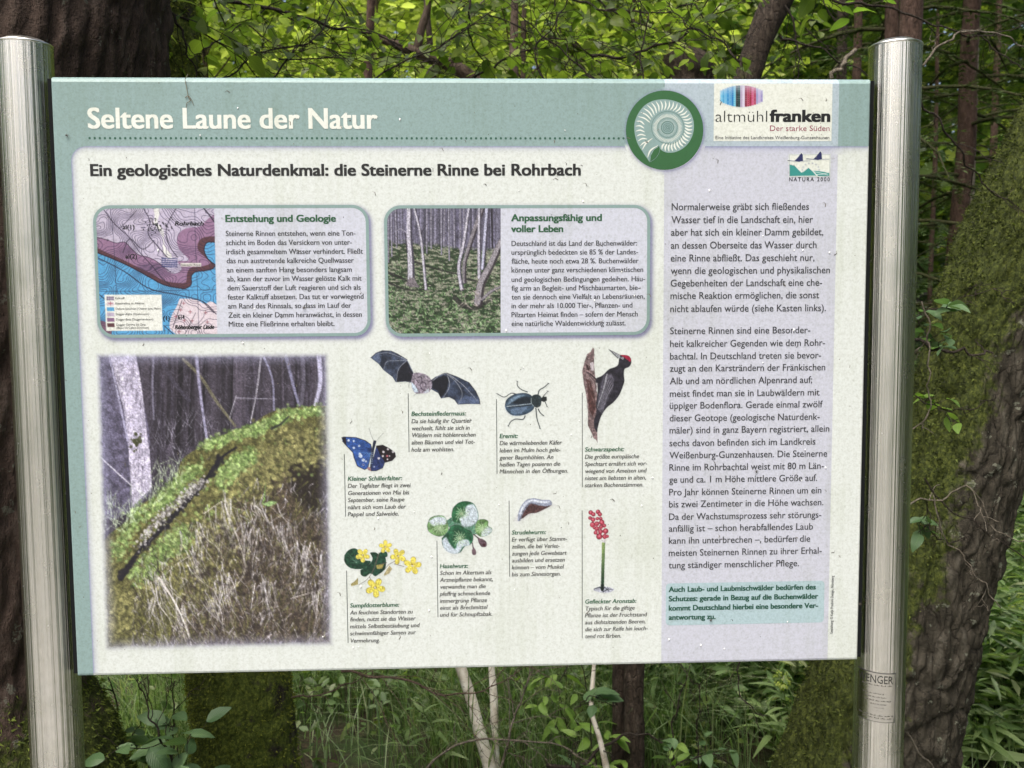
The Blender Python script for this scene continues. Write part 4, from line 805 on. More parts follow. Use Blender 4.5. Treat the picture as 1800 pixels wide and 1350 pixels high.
# ------------------------------------------------------------------ dirt, drops and small life on the print
mb = MB(); rr_ = random.Random(5)
for i in range(230):
    px, py = rr_.uniform(100, 1520), rr_.uniform(145, 1155); b = B(px, py)
    if not (-.598 < b[0] < .598 and 1.03 < b[1] < 1.90): continue
    a_ = rr_.gauss(1.4, .8); Ls = rr_.choice([.0008, .001, .0012, .003, .005]); w = rr_.uniform(.00035, .0006)
    P = np.array([b, b + [Ls * math.cos(a_), Ls * math.sin(a_)], b + [Ls * 1.5 * math.cos(a_ + .5), Ls * 1.5 * math.sin(a_ + .5)]])
    T = np.array([-math.sin(a_), math.cos(a_)]) * w; Q = np.vstack([P + T, P - T]); V = np.column_stack([Q[:, 0], np.full(6, -LAYER * 8), Q[:, 1]])
    g = rr_.uniform(.05, .16); mb.add(V, [[0, 1, 4, 3], [1, 2, 5, 4]], (g, g * .9, g * .75))
DIRT = NT('dirt'); DIRT.set('Base Color', attr(DIRT).outputs['Color']); DIRT.set('Roughness', .9)
tag(mb.build('dirt_specks', DIRT.m, panel, False), kind='stuff')
mb = MB()
SPH = [(math.cos(t) * s_, z, math.sin(t) * s_) for s_, z in ((1, 0), (.8, -.45), (.4, -.75)) for t in np.linspace(0, 2 * math.pi, 8, endpoint=False)] + [(0, -.85, 0)]
SF = [[k * 8 + j, k * 8 + (j + 1) % 8, (k + 1) * 8 + (j + 1) % 8, (k + 1) * 8 + j] for k in range(2) for j in range(8)]; ST = [[16 + j, 16 + (j + 1) % 8, 24] for j in range(8)]
known = [(418, 190), (703, 210), (993, 229), (912, 335), (1025, 354), (755, 621), (920, 646), (1018, 739), (1004, 764), (728, 900), (665, 911), (634, 1031), (754, 1073), (630, 1137), (1147, 840), (877, 887), (1128, 889), (1176, 1124), (1232, 1134), (1273, 1140), (1384, 1093), (1396, 440), (1411, 440), (1458, 444), (1415, 790), (1451, 822), (1409, 845), (1395, 580), (1247, 335), (1205, 495), (890, 581), (1093, 478), (1045, 528), (352, 238), (278, 440), (420, 500), (447, 543), (427, 603)] + [(rr_.uniform(110, 1500), rr_.uniform(150, 1150)) for _ in range(8)]
for px, py in known:
    b = B(px, py); s_ = rr_.uniform(.0007, .0014); V = np.array(SPH) * [s_, s_ * .8, s_ * rr_.uniform(1.1, 1.9)] + [b[0], -LAYER * 8, b[1]]; n0 = mb.n
    mb.add(V, SF); mb.F.setdefault(3, []).append(np.array(ST) + n0)
DR = NT('water_drop'); DR.set('Base Color', (.82, .84, .84, 1)); DR.set('Roughness', .08); DR.set('Specular IOR Level', .8)
tag(mb.build('water_drops', DR.m, panel), kind='stuff')
# snails / insects: tiny body, six legs
BUG = NT('insect'); BUG.set('Base Color', (.03, .022, .016, 1)); BUG.set('Roughness', .5)
for k, (px, py, a_, lab) in enumerate(((119, 239, -.6, 'tiny dark insect on the sage strip left of the dotted rule'), (1511, 1061, .3, 'tiny brown insect on the right edge of the board'), (1249, 1089, 1.3, 'tiny insect on the word zu in the green notice'), (1329, 828, 1.2, 'tiny insect under the word weist in the right column'), (535, 541, .2, 'tiny insect beside the word dass in the left text box'))):
    b = B(px, py); mb = MB(); o = np.array([b[0], -.0028, b[1]]); u = np.array([math.cos(a_), 0, math.sin(a_)]); v = np.array([-u[2], 0, u[0]])
    mb.tube([o - u * .0024, o - u * .0018, o - u * .0006, o + u * .0002, o + u * .0010, o + u * .0018], [.0002, .0009, .0012, .0006, .0009, .0003], 8)
    for s_ in (-1, 1):
        for d_ in (-1, 0, 1): mb.tube([o + u * .0005 * d_, o + u * .0014 * d_ + v * s_ * .0018 - [0, .0004, 0], o + u * .0022 * d_ + v * s_ * .0028 + [0, .0014, 0]], [.00022, .00018, .0001], 4)
    t = mb.build('insect', BUG.m); tag(t, lab, 'insect')

# ------------------------------------------------------------------ steel posts
ST_ = NT('brushed_steel'); tc = ST_.new('ShaderNodeTexCoord').outputs['Object']
sep = ST_.new('ShaderNodeSeparateXYZ', {'Vector': tc}); ang = ST_.math('ARCTAN2', sep.outputs[1], sep.outputs[0])
cmb = ST_.new('ShaderNodeCombineXYZ', {'X': ang, 'Y': ST_.math('MULTIPLY', sep.outputs[2], .012), 'Z': 0.0}).outputs[0]
die = ST_.noise(cmb, 5, 5, .6); die2 = ST_.noise(cmb, 42, 3, .6)
fine = ST_.new('ShaderNodeMapping', {'Vector': tc}); fine.inputs['Scale'].default_value = (30, 30, 900); grain = ST_.noise(fine.outputs[0], 3, 3, .7)
blot = ST_.noise(ST_.geo((8, 8, 5)), 3, 5, .65)
col = ST_.ramp(blot, [(.3, (.62, .61, .56)), (.55, (.76, .75, .71)), (.8, (.82, .81, .78))])
scr = ST_.noise(ST_.geo((40, 40, 22)), 4, 6, .75); col = ST_.mix(ST_.math('MULTIPLY', ST_.math('GREATER_THAN', scr, .76), .35), col, (.22, .20, .16))
stk_ = ST_.ramp(die, [(.36, (.74, .73, .70)), (.46, (.95, .95, .93)), (.53, (1, 1, 1)), (.58, (.85, .85, .82)), (.66, (1.05, 1.05, 1.04))]); col = ST_.mix(.5, col, stk_, 'MULTIPLY')
ST_.set('Base Color', col); ST_.set('Metallic', 1.0); ST_.set('Roughness', ST_.ramp(blot, [(.3, (.30,) * 3), (.7, (.20,) * 3)])); ST_.set('Anisotropic', .9)
tg = ST_.new('ShaderNodeTangent', direction_type='RADIAL', axis='Z').outputs[0]; ST_.set('Tangent', tg); ST_.set('Anisotropic Rotation', 0.25)
b1 = ST_.bump(die, 1.0, .0036); b2 = ST_.bump(die2, .2, .0003, b1); ST_.bump(grain, .10, .0002, b2)
CAPM = NT('cap_steel'); CAPM.set('Base Color', (.72, .71, .66, 1)); CAPM.set('Metallic', 1.0); CAPM.set('Roughness', .3)
STK = NT('sticker_film'); v = STK.geo((1, 1, 1)); STK.set('Base Color', (.60, .59, .55, 1)); STK.set('Metallic', 1.0); STK.set('Roughness', .24); STK.bump(STK.noise(v, 60, 4), .25, .002)
GAP_SHADE = NT('gap_shade_black'); GAP_SHADE.set('Base Color', (.008, .009, .010, 1)); GAP_SHADE.set('Roughness', .9); GAP_SHADE.set('Specular IOR Level', .1)  # near black, the shade of the gap put into the colour
PR = .0383; PY = .030
def post(px_top, py_top, px_bot, py_bot, name='post'):
    a, b = at(px_top, py_top, PY), at(px_bot, py_bot, PY); X = (a[0] + b[0]) / 2; zt_ = a[2]
    k = 72; p = empty('steel_post') if False else None
    A = np.linspace(0, 2 * np.pi, k, endpoint=False); V = []; zs = [-.05, .5, 1.0, 1.5, zt_]
    V = np.array([(PR * math.cos(t), PR * math.sin(t), z) for z in zs for t in A]); F = [[i * k + j, i * k + (j + 1) % k, (i + 1) * k + (j + 1) % k, (i + 1) * k + j] for i in range(len(zs) - 1) for j in range(k)]
    me = mesh('post', V, np.array(F)); o = link('post', me, ST_.m, sign, local=True); o.location = (X, PY, 0)
    # domed cap with a rolled lip
    prof = [(PR + .0000, -.004), (PR + .0007, -.003), (PR + .0007, -.0008), (PR - .0012, .0004), (PR - .005, .0016), (PR * .7, .0056), (PR * .4, .0082), (.0001, .0092)]
    V = np.array([(r_ * math.cos(t), r_ * math.sin(t), z + zt_ + .003) for r_, z in prof for t in A]); F = [[i * k + j, i * k + (j + 1) % k, (i + 1) * k + (j + 1) % k, (i + 1) * k + j] for i in range(len(prof) - 1) for j in range(k)]
    cp = link('post_cap', mesh('post_cap', V, np.array(F)), CAPM.m, o, local=True); return o, X, zt_
pl, XL_, ZT_ = post(46.5, 82, 99, 1350); pr, XR_, ZT2 = post(1575.5, 84, 1541, 1330)
tag(pl, 'left steel post, partly cut by the picture edge'); tag(pr, 'right steel post with a worn maker sticker')
# black strips standing in for the shadow gap between panel and posts, clamps behind
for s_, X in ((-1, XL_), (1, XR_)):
    xi = s_ * .6; xo = s_ * .6062; mb = MB(); a0, a1 = sorted((xi - s_ * .0005, xo)); mb.box((a0, .0045, 1.024), (a1, .019, TL[1] - .003)); mb.build('gap_shade_strip', GAP_SHADE.m, sign, False)
# sticker wrapped on the right post
def wrap(U, Zv, r_): return np.column_stack([XR_ + r_ * np.sin(U), PY - r_ * np.cos(U), Zv])
s0 = at(1511, 1185, PY - PR)[2]; s1 = at(1511, 1272, PY - PR)[2]
ua, ub = -1.41, .21
nU, nZ = 24, 12
Ug, Zg = np.meshgrid(np.linspace(ua, ub, nU), np.linspace(s1, s0, nZ)); V = wrap(Ug.ravel(), Zg.ravel(), PR + .0004 + .0001)
F = [[i * nU + j, i * nU + j + 1, (i + 1) * nU + j + 1, (i + 1) * nU + j] for i in range(nZ - 1) for j in range(nU - 1)]
F = [f for k_, f in enumerate(F) if k_ not in (0, nU - 2, (nZ - 2) * (nU - 1), (nZ - 1) * (nU - 1) - 1)]
stk = link('sticker', mesh('sticker', V, np.array(F)), STK.m, pr); tag(stk, 'worn silver maker sticker with dark lettering')
STI = NT('sticker_ink'); STI.set('Base Color', (.03, .03, .028, 1)); STI.set('Roughness', .4)
STF = NT('sticker_faded_ink'); STF.set('Base Color', (.17, .165, .15, 1)); STF.set('Roughness', .45); STF.set('Metallic', .5)
def wrap_text(t, u0, u1, zb, cap_, off, name, mat):
    V, F3, F4 = glyphs(t, off, 2); s_ = cap_ / .682; u = u0 + (V[:, 0] - V[:, 0].min()) / (V[:, 0].max() - V[:, 0].min()) * (u1 - u0)
    link(name, mesh(name, wrap(u, zb + V[:, 1] * s_, PR + .0009), [np.array(x) for x in (F3, F4) if x], smooth=False), mat, pr)
H_ = s0 - s1; dU = ub - ua
wrap_text('WENGER', -1.33, .10, s0 - H_ * .215, H_ * .155, .0, 'sticker_name', STI.m)
for k_, (a_, b_, z_) in enumerate(((.15, .92, .27), (.2, .42, .33), (.2, .72, .44), (.25, .78, .51), (.25, .92, .58), (.38, .78, .65), (.48, .74, .72), (.52, .72, .78), (.1, .95, .88), (.2, .95, .93))):
    # worn-away lines of print, no longer legible
    Us = np.linspace(ua + dU * a_, ua + dU * b_, 26); zz = s0 - H_ * z_; mbv = []; mbf_ = []
    for j in range(25):
        if (j * 7 + k_ * 3) % 5 == 0: continue
        hgt = H_ * (.012 + .008 * ((j * 5 + k_) % 3)); q_ = wrap(np.array([Us[j], Us[j + 1] - .012, Us[j + 1] - .012, Us[j]]), np.array([zz, zz, zz + hgt, zz + hgt]), PR + .0008); mbf_.append([len(mbv) * 4 + i for i in range(4)]); mbv.append(q_)
    link('sticker_worn_line', mesh('sticker_worn_line', np.vstack(mbv), np.array(mbf_)), STF.m, pr)
mb = MB(); us = np.linspace(ua, ub, 20); rim = list(wrap(np.r_[us, np.full(8, ub), us[::-1], np.full(8, ua)], np.r_[np.full(20, s0 - .0006), np.linspace(s0, s1, 8), np.full(20, s1 + .0004), np.linspace(s1, s0, 8)], PR + .0007))
mb.tube(rim[:20], .0007, 4); mb.tube(rim[19:28], .0003, 4); mb.tube(rim[28:48], .00035, 4); mb.build('sticker_rim', STI.m, pr)

# dry tendril stuck to the top edge of the board
mb = MB(); tp = lambda pts: np.array([[B(a, b)[0], -.0012 - .0006 * (k % 2), B(a, b)[1]] for k, (a, b) in enumerate(pts)])
mb.tube(resample(tp([(331, 131), (326, 140), (328, 152), (331, 168)]), 12)[0], .0005, 5, (.16, .15, .10)); mb.tube(resample(tp([(326, 172), (331, 169), (337, 176), (341, 186)]), 10)[0], np.linspace(.0006, .0003, 10), 5, (.14, .12, .08)); mb.tube(resample(tp([(331, 170), (335, 178), (329, 181), (328, 190)]), 10)[0], np.linspace(.0006, .0003, 10), 5, (.14, .12, .08))
TN = NT('dry_tendril'); TN.set('Base Color', attr(TN).outputs['Color']); TN.set('Roughness', .8)
tag(mb.build('dry_tendril', TN.m), 'dry curled plant tendril hanging over the top edge of the board above the title', 'tendril')

# ================================================================== GROUND
def sinh_axis(a, n, k): u = np.linspace(-1, 1, n); return a * np.sinh(k * u) / np.sinh(k)
gx = sinh_axis(260, 230, 5.2); gy = sinh_axis(260, 230, 5.2) + 1.0
GX, GY = np.meshgrid(gx, gy)
def ground_h(x, y):
    x = np.asarray(x, float); y = np.asarray(y, float); P = np.stack([x, y], -1)
    h = .10 * (fbm(P * .35, 3, 2) - .5) + .9 * (fbm(P * .035, 3, 6) - .5) * np.clip((np.hypot(x, y) - 4) / 20, 0, 1)
    return h + .035 * (fbm(P * 2.2, 2, 12) - .5) - .02 + np.clip((y - 6) / 60, 0, 1) * 2.2
GZ = ground_h(GX, GY); n = len(gx); i = np.arange(n * n).reshape(n, n)
F = np.stack([i[:-1, :-1], i[:-1, 1:], i[1:, 1:], i[1:, :-1]], -1).reshape(-1, 4)
GM = NT('forest_soil'); v = GM.geo()
s1_ = GM.noise(v, 3, 6, .6); s2_ = GM.noise(v, 45, 4, .7)
soil = GM.ramp(s2_, [(.3, (.022, .015, .009)), (.5, (.045, .032, .018)), (.7, (.09, .062, .034))])
mossc = GM.ramp(s2_, [(.3, (.02, .035, .008)), (.7, (.05, .085, .02))])
GM.set('Base Color', GM.mix(GM.ramp(s1_, [(.42, (0, 0, 0)), (.58, (1, 1, 1))]), soil, mossc)); GM.set('Roughness', .95); GM.bump(s2_, .9, .03)
tag(link('ground', mesh('ground', np.column_stack([GX.ravel(), GY.ravel(), GZ.ravel()]), F), GM.m), kind='structure')
# trodden gravel path in front of the board (it is what the steel mirrors)
px_ = np.linspace(-30, 30, 90); py_ = np.linspace(-5.2, -.55, 16); PX, PYY = np.meshgrid(px_, py_)
cy_ = PYY + 1.1 * np.sin(PX * .12) * np.clip(np.abs(PX) / 8, 0, 1); PZ = ground_h(PX, cy_) + .03
n, m_ = len(px_), len(py_); i = np.arange(n * m_).reshape(m_, n); F = np.stack([i[:-1, :-1], i[:-1, 1:], i[1:, 1:], i[1:, :-1]], -1).reshape(-1, 4)
PM_ = NT('path_gravel'); v = PM_.geo(); g_ = PM_.noise(v, 60, 4, .7)
PM_.set('Base Color', PM_.ramp(g_, [(.3, (.22, .22, .21)), (.55, (.36, .355, .34)), (.75, (.5, .49, .47))])); PM_.set('Roughness', .95); PM_.bump(g_, .8, .02)
tag(link('path', mesh('path', np.column_stack([PX.ravel(), cy_.ravel(), PZ.ravel()]), F), PM_.m), kind='structure')

# ================================================================== PLANT MATERIALS
def leaf_mat(name, tint=(1, 1, 1), trans=.35, rough=.38, veins=True, spec=.5, obj_random=False, base=None):
    nt = NT(name)
    if obj_random:
        oi = nt.new('ShaderNodeObjectInfo'); c = nt.ramp(oi.outputs['Random'], base)
    else: c = attr(nt).outputs['Color']
    if tint != (1, 1, 1): c = nt.mix(1.0, c, tint, 'MULTIPLY')
    uv = nt.new('ShaderNodeUVMap', uv_map='UVMap').outputs[0]
    if veins:
        sp = nt.new('ShaderNodeSeparateXYZ', {'Vector': uv}); au = nt.math('ABSOLUTE', nt.math('SUBTRACT', sp.outputs[0], .5))
        ph = nt.math('SUBTRACT', nt.math('MULTIPLY', sp.outputs[1], 9.0), nt.math('MULTIPLY', au, 7.0))
        w = nt.math('PINGPONG', ph, .5); vein = nt.math('MULTIPLY', nt.math('LESS_THAN', w, .07), .45)
        mid = nt.math('LESS_THAN', au, .02); vm = nt.math('MAXIMUM', vein, mid)
        c = nt.mix(nt.math('MULTIPLY', vm, .45), c, nt.mix(1.0, c, (1.7, 1.6, 1.4), 'MULTIPLY'))
        nt.bump(w, .5, .003)
    nt.set('Base Color', c); nt.set('Roughness', rough); nt.set('Specular IOR Level', spec)
    tr = nt.new('ShaderNodeBsdfTranslucent', {'Color': nt.mix(1.0, c, (1.5, 1.65, .75), 'MULTIPLY')})
    ms = nt.new('ShaderNodeMixShader', {0: trans}); nt.t.links.new(nt.b.outputs[0], ms.inputs[1]); nt.t.links.new(tr.outputs[0], ms.inputs[2]); nt.t.links.new(ms.outputs[0], nt.out.inputs[0])
    return nt.m
BEECH = [(0, (.055, .09, .018)), (.35, (.09, .14, .026)), (.65, (.13, .19, .034)), (.9, (.19, .25, .05)), (1, (.2, .23, .14))]
LM_BEECH = leaf_mat('beech_leaf', obj_random=True, base=BEECH, trans=.58, rough=.33)
LM_BROAD = leaf_mat('shrub_leaf', obj_random=True, base=[(0, (.06, .12, .05)), (.5, (.09, .16, .07)), (1, (.12, .2, .09))], trans=.3, rough=.4)
LM_LIME = leaf_mat('lime_leaf', obj_random=True, base=[(0, (.11, .2, .035)), (.5, (.16, .27, .05)), (1, (.2, .31, .07))], trans=.4, rough=.45)
LM_STUFF = leaf_mat('foliage', trans=.5, rough=.42, veins=False)
LM_SPRUCE = leaf_mat('spruce_needles', trans=.15, rough=.6, veins=False, spec=.25)
LM_GRASS = leaf_mat('grass_blades', trans=.42, rough=.5, veins=False)
def bark(name, c1, c2, c3, sc=(14, 14, 3.5), moss=0.0, bumps=.8, crack=True, lichen=0.0, mk=1.0):
    nt = NT(name); v = nt.geo(sc); v2 = nt.geo()
    a = nt.noise(v, 2.2, 6, .65); b = nt.noise(v2, 60, 4, .7)
    wv = nt.new('ShaderNodeTexNoise', {'Vector': v2, 'Scale': 22.0, 'Detail': 3.0}).outputs['Color']
    v = nt.new('ShaderNodeVectorMath', {0: v, 1: nt.new('ShaderNodeVectorMath', {0: wv, 3: .22}, operation='SCALE').outputs[0]}, operation='ADD').outputs[0]
    c = nt.ramp(a, [(.30, c1), (.52, c2), (.75, c3)]); c = nt.mix(.5, c, nt.ramp(b, [(.3, (.55, .55, .55)), (.7, (1.35, 1.3, 1.25))]), 'MULTIPLY')
    h = a
    if crack:
        w = nt.new('ShaderNodeTexVoronoi', {'Vector': v, 'Scale': 2.6}, feature='DISTANCE_TO_EDGE').outputs['Distance']
        k = nt.ramp(w, [(.0, (.25, .25, .25)), (.07, (.85, .85, .85)), (.2, (1, 1, 1))]); h = nt.math('ADD', nt.math('MULTIPLY', a, .6), nt.math('MULTIPLY', k, .22)); c = nt.mix(k, nt.mix(1.0, c, (.45, .42, .4), 'MULTIPLY'), c)
    if lichen: c = nt.mix(nt.math('MULTIPLY', nt.math('GREATER_THAN', nt.noise(v2, 26, 5, .7), .62), lichen), c, (.17, .18, .14))
    mm = attr(nt).outputs['Color']; sx = nt.new('ShaderNodeSeparateColor', {'Color': mm}).outputs[0]
    if moss:
        mcol = nt.ramp(nt.noise(v2, 90, 4, .75), [(.3, (.012 * mk, .016 * mk, .004 * mk)), (.5, (.034 * mk, .045 * mk, .008 * mk)), (.7, (.085 * mk, .10 * mk, .018 * mk))])
        edge = nt.math('ADD', sx, nt.math('MULTIPLY', nt.math('SUBTRACT', nt.noise(v2, 14, 5, .7), .5), 1.6)); f = nt.ramp(edge, [(.42, (0, 0, 0)), (.58, (1, 1, 1))])
        c = nt.mix(nt.math('MULTIPLY', f, moss), c, mcol)
    nt.set('Base Color', c); nt.set('Roughness', .9); nt.set('Specular IOR Level', .25)
    n1 = nt.bump(h, bumps, .02); n2 = nt.bump(b, .8, .006, n1); nt.bump(nt.noise(v2, 240, 3, .7), .5, .002, n2); return nt.m
BK_RED = bark('bark_reddish', (.026, .018, .014), (.062, .043, .034), (.125, .098, .082), moss=1, lichen=.5, crack=False, bumps=1.0)
BK_GREY = bark('bark_mossy', (.018, .016, .011), (.046, .041, .031), (.105, .098, .08), moss=1, lichen=.7)
BK_MOSS_BRIGHT = bark('bark_brightened_moss', (.018, .016, .011), (.046, .041, .031), (.105, .098, .08), moss=1, mk=2.3)  # mossy bark with its moss colour brightened, as light hardly reaches this trunk
BK_SPR = bark('bark_spruce', (.04, .025, .018), (.08, .05, .038), (.13, .09, .075), sc=(30, 30, 9), crack=True, bumps=.6)
BK_DARK = bark('bark_dark', (.02, .015, .011), (.045, .034, .026), (.085, .07, .056), sc=(30, 30, 10), moss=.6)
BK_TWIG = bark('bark_twig', (.016, .013, .010), (.035, .028, .022), (.075, .064, .052), sc=(60, 60, 20), crack=False)
BK_PALE = bark('bark_pale', (.10, .085, .065), (.17, .15, .12), (.28, .26, .22), sc=(60, 60, 20), crack=False)
BK_STEM = bark('bark_brown_stem', (.06, .042, .03), (.11, .08, .06), (.17, .135, .11), sc=(50, 50, 12), crack=False)
nt = NT('bark_birch'); v = nt.geo((20, 20, 60)); v2 = nt.geo()
len_ = nt.noise(v, 2.5, 4, .7); ptc = nt.noise(v2, 26, 4, .6)
cb = nt.ramp(ptc, [(.3, (.42, .36, .29)), (.5, (.66, .62, .55)), (.7, (.8, .78, .73))]); cb = nt.mix(nt.ramp(len_, [(.6, (0, 0, 0)), (.66, (1, 1, 1))]), cb, (.06, .045, .035))
nt.set('Base Color', cb); nt.set('Roughness', .6); nt.bump(len_, .4, .004); BK_BIRCH = nt.m

# ================================================================== TREE BUILDERS
def trunk(path, radii, k, n, mode, seed, amp, moss_fn=None, flare=0):
    """displaced trunk surface; returns V, F, colour (red channel = moss), and the surface grid with normals"""
    P, R = resample(path, n, radii); T, N, Bn = frames(P); a = np.linspace(0, 2 * np.pi, k, endpoint=False)
    Dn = np.cos(a)[None, :, None] * N[:, None] + np.sin(a)[None, :, None] * Bn[:, None]
    L_ = np.r_[0, np.cumsum(np.linalg.norm(np.diff(P, axis=0), axis=1))]
    base = P[:, None] + R[:, None, None] * Dn; A = np.broadcast_to(a, (n, k)); Lg = np.broadcast_to(L_[:, None], (n, k)); Rr = R[:, None]
    cyl = np.stack([np.cos(A) * R.mean(), np.sin(A) * R.mean(), Lg], -1)
    lob = (vnoise(np.stack([np.cos(A) * 1.3, np.sin(A) * 1.3, Lg * .8], -1), seed) - .5) * .22
    if mode == 'furrow':
        q_ = cyl * [26, 26, 5.5]; w = fbm(cyl * 9, 2, seed + 9); q_ = q_ + w[..., None] * 2.2
        d = np.abs(fbm(q_, 3, seed) - .5) * 2; h = np.clip(d * 2.6, 0, 1) ** .7
        pl_ = vnoise(cyl * [22, 22, 13], seed + 5); h = h * (.7 + .5 * pl_) - .5 + .55 * (np.clip(np.abs(fbm(cyl * [62, 62, 17] + w[..., None] * 2, 3, seed + 7) - .5) * 5, 0, 1) - .5)
    elif mode == 'flaky':
        q_ = cyl * [15, 15, 9]; h = fbm(q_, 4, seed) ; h = (np.floor(h * 7) / 7 * .7 + h * .3 - .5) * 2.2
    elif mode == 'moss': h = (fbm(cyl * 30, 3, seed) - .5) * 1.6 + (fbm(cyl * [16, 16, 5], 3, seed + 2) - .5) * 1.8
    else: h = (fbm(cyl * [20, 20, 6], 3, seed) - .5)
    V = base + Dn * (lob * Rr + h * amp)[..., None]
    ms = moss_fn(P, A, Lg, V, Dn) if moss_fn else np.zeros((n, k))
    i = np.arange(n - 1)[:, None] * k; j = np.arange(k)[None]; j2 = (j + 1) % k
    F = np.stack([i + j, i + j2, i + k + j2, i + k + j], -1).reshape(-1, 4)
    return V.reshape(-1, 3), F, np.repeat(np.clip(ms, 0, 1).reshape(-1, 1), 3, 1), V, Dn, ms
def tufts(V, Dn, ms, count, seed, size=.006, cols=((.03, .045, .008), (.08, .105, .018), (.15, .19, .035))):
    """short moss shoots scattered over a mossy trunk surface"""
    r_ = np.random.default_rng(seed); n, k = ms.shape; w = np.clip(ms, 0, 1).ravel() ** 2; w = w / w.sum()
    idx = r_.choice(n * k, count, p=w); S = V.reshape(-1, 3)[idx] + r_.normal(0, .004, (count, 3)); D = Dn.reshape(-1, 3)[idx]
    D = D + r_.normal(0, .55, (count, 3)) + [0, 0, -.25]; D /= np.linalg.norm(D, axis=1)[:, None]
    sd_ = np.cross(D, r_.normal(0, 1, (count, 3))); sd_ /= np.linalg.norm(sd_, axis=1)[:, None]
    ln = size * r_.uniform(.5, 1.9, count)[:, None]; wd = ln * .28
    Vt = np.stack([S - sd_ * wd - D * ln * .3, S + sd_ * wd - D * ln * .3, S + D * ln], 1).reshape(-1, 3)
    c = np.array(cols); t = r_.random(count) * (len(c) - 1.001); b_ = t.astype(int); cc = c[b_] + (c[b_ + 1] - c[b_]) * (t - b_)[:, None]
    return mesh('moss', Vt, np.arange(count * 3).reshape(-1, 3), np.repeat(cc, 3, 0), np.zeros((count * 3, 2)), smooth=False)
MOSS_M = leaf_mat('moss_shoots', trans=.25, rough=.7, veins=False, spec=.2)

def outline_path(rows, Y):
    """rows (py, left px, right px) measured on the photo -> centre line and radii at depth Y"""
    P = [];R = []
    for py, l, r_ in rows:
        a, b = at(l, py, Y), at(r_, py, Y); P.append((a + b) / 2); R.append(abs(b[0] - a[0]) / 2 * .985)
    return np.array(P), np.array(R)
def to_ground(P, R, flare=1.25, z=-.08):
    """extend a measured centre line down to the soil"""
    d = P[0] - P[1] if P[0][2] < P[1][2] else P[-1] - P[-2]; first = P[0][2] < P[1][2]; e = P[0] if first else P[-1]
    d = d / abs(d[2]) ; t = e[2] - z; q_ = e + d * t * np.array([.6, .6, 1]); mid = (e + q_) / 2
    r0 = R[0] if first else R[-1]
    if first: return np.vstack([q_, mid, P]), np.r_[r0 * flare * 1.15, r0 * (1 + (flare - 1) * .5), R]
    return np.vstack([P, mid, q_])[::-1], np.r_[R, r0 * (1 + (flare - 1) * .5), r0 * flare * 1.15][::-1]

# ---- big trunk at the left edge
Y = .55
P, R = outline_path([(-700, -300, 262), (-300, -310, 266), (0, -320, 268), (133, -320, 262), (400, -330, 215), (700, -335, 170), (1000, -345, 150), (1200, -350, 143), (1350, -370, 205)], Y)
P, R = to_ground(P, R, 1.35)
P = np.vstack([P, P[-1] + [0, .1, 1.6], P[-1] + [.1, .3, 3.6]]) if P[-1][2] > P[0][2] else P; R = np.r_[R, R[-1] * .92, R[-1] * .8]
t1 = empty('large_trunk_tree', (P[0][0], Y, 0)); tag(t1, 'thick dark reddish barked tree trunk filling the left edge behind the left post', 'tree')
def ms1(P_, A, Lg, V, Dn): z = V[..., 2]; return np.clip((.92 - z) * 3.0, 0, 1) * np.clip(.35 + Dn[..., 0] * .8, 0, 1) + .12
V, F, C_, Vg, Dn, ms = trunk(P, R, 260, 340, 'furrow', 3, .013, ms1)
link('trunk', mesh('trunk', V, F, C_), BK_RED, t1)
tag(link('moss', tufts(Vg, Dn, np.where(ms > .35, ms, 0), 50000, 4, .005), MOSS_M, t1), kind='stuff')
# greyer second stem just behind it, furrowed
P, R = outline_path([(-700, 150, 270), (-300, 165, 272), (0, 172, 268), (133, 168, 262), (400, 120, 225), (800, 40, 150), (1200, -10, 105), (1350, -20, 100)], .95)
P, R = to_ground(P, R, 1.2); P = np.vstack([P, P[-1] + [-.02, .1, 2.]]); R = np.r_[R, R[-1] * .8]
t2 = empty('furrowed_trunk_tree', (P[0][0], .95, 0)); tag(t2, 'greyish trunk with furrowed bark just right of the large reddish trunk', 'tree')
V, F, C_, Vg, Dn, ms = trunk(P, R, 100, 220, 'furrow', 13, .010, lambda P_, A, Lg, V, D: np.full(A.shape, .18)); link('trunk', mesh('trunk', V, F, C_), BK_GREY, t2)
# ---- mossy trunk under the board
P, R = outline_path([(1350, 334, 522), (1185, 328, 512), (900, 300, 470), (600, 290, 430), (300, 280, 385), (100, 278, 352), (0, 276, 345), (-250, 280, 335)], 1.25)
P, R = to_ground(P, R, 1.3); P = np.vstack([P, P[-1] + [.02, .1, 1.4]]); R = np.r_[R, R[-1] * .8]
t3 = empty('mossy_trunk_tree', (P[0][0], 1.25, 0)); tag(t3, 'upright trunk wrapped in olive green moss below the board, beside the broad leaved shrub', 'tree')
V, F, C_, Vg, Dn, ms = trunk(P, R, 150, 330, 'moss', 23, .010, lambda P_, A, Lg, V, D: np.clip(.8 - D[..., 0] * .22, 0, 1)); link('trunk', mesh('trunk', V, F, C_), BK_MOSS_BRIGHT, t3)
tag(link('moss', tufts(Vg, Dn, ms * (.35 + fbm(Vg * 9, 3, 5)), 110000, 6, .0048, ((.05, .062, .01), (.12, .14, .02), (.22, .245, .04))), MOSS_M, t3), kind='stuff')  # shoots brightened in colour too, in place of missing light
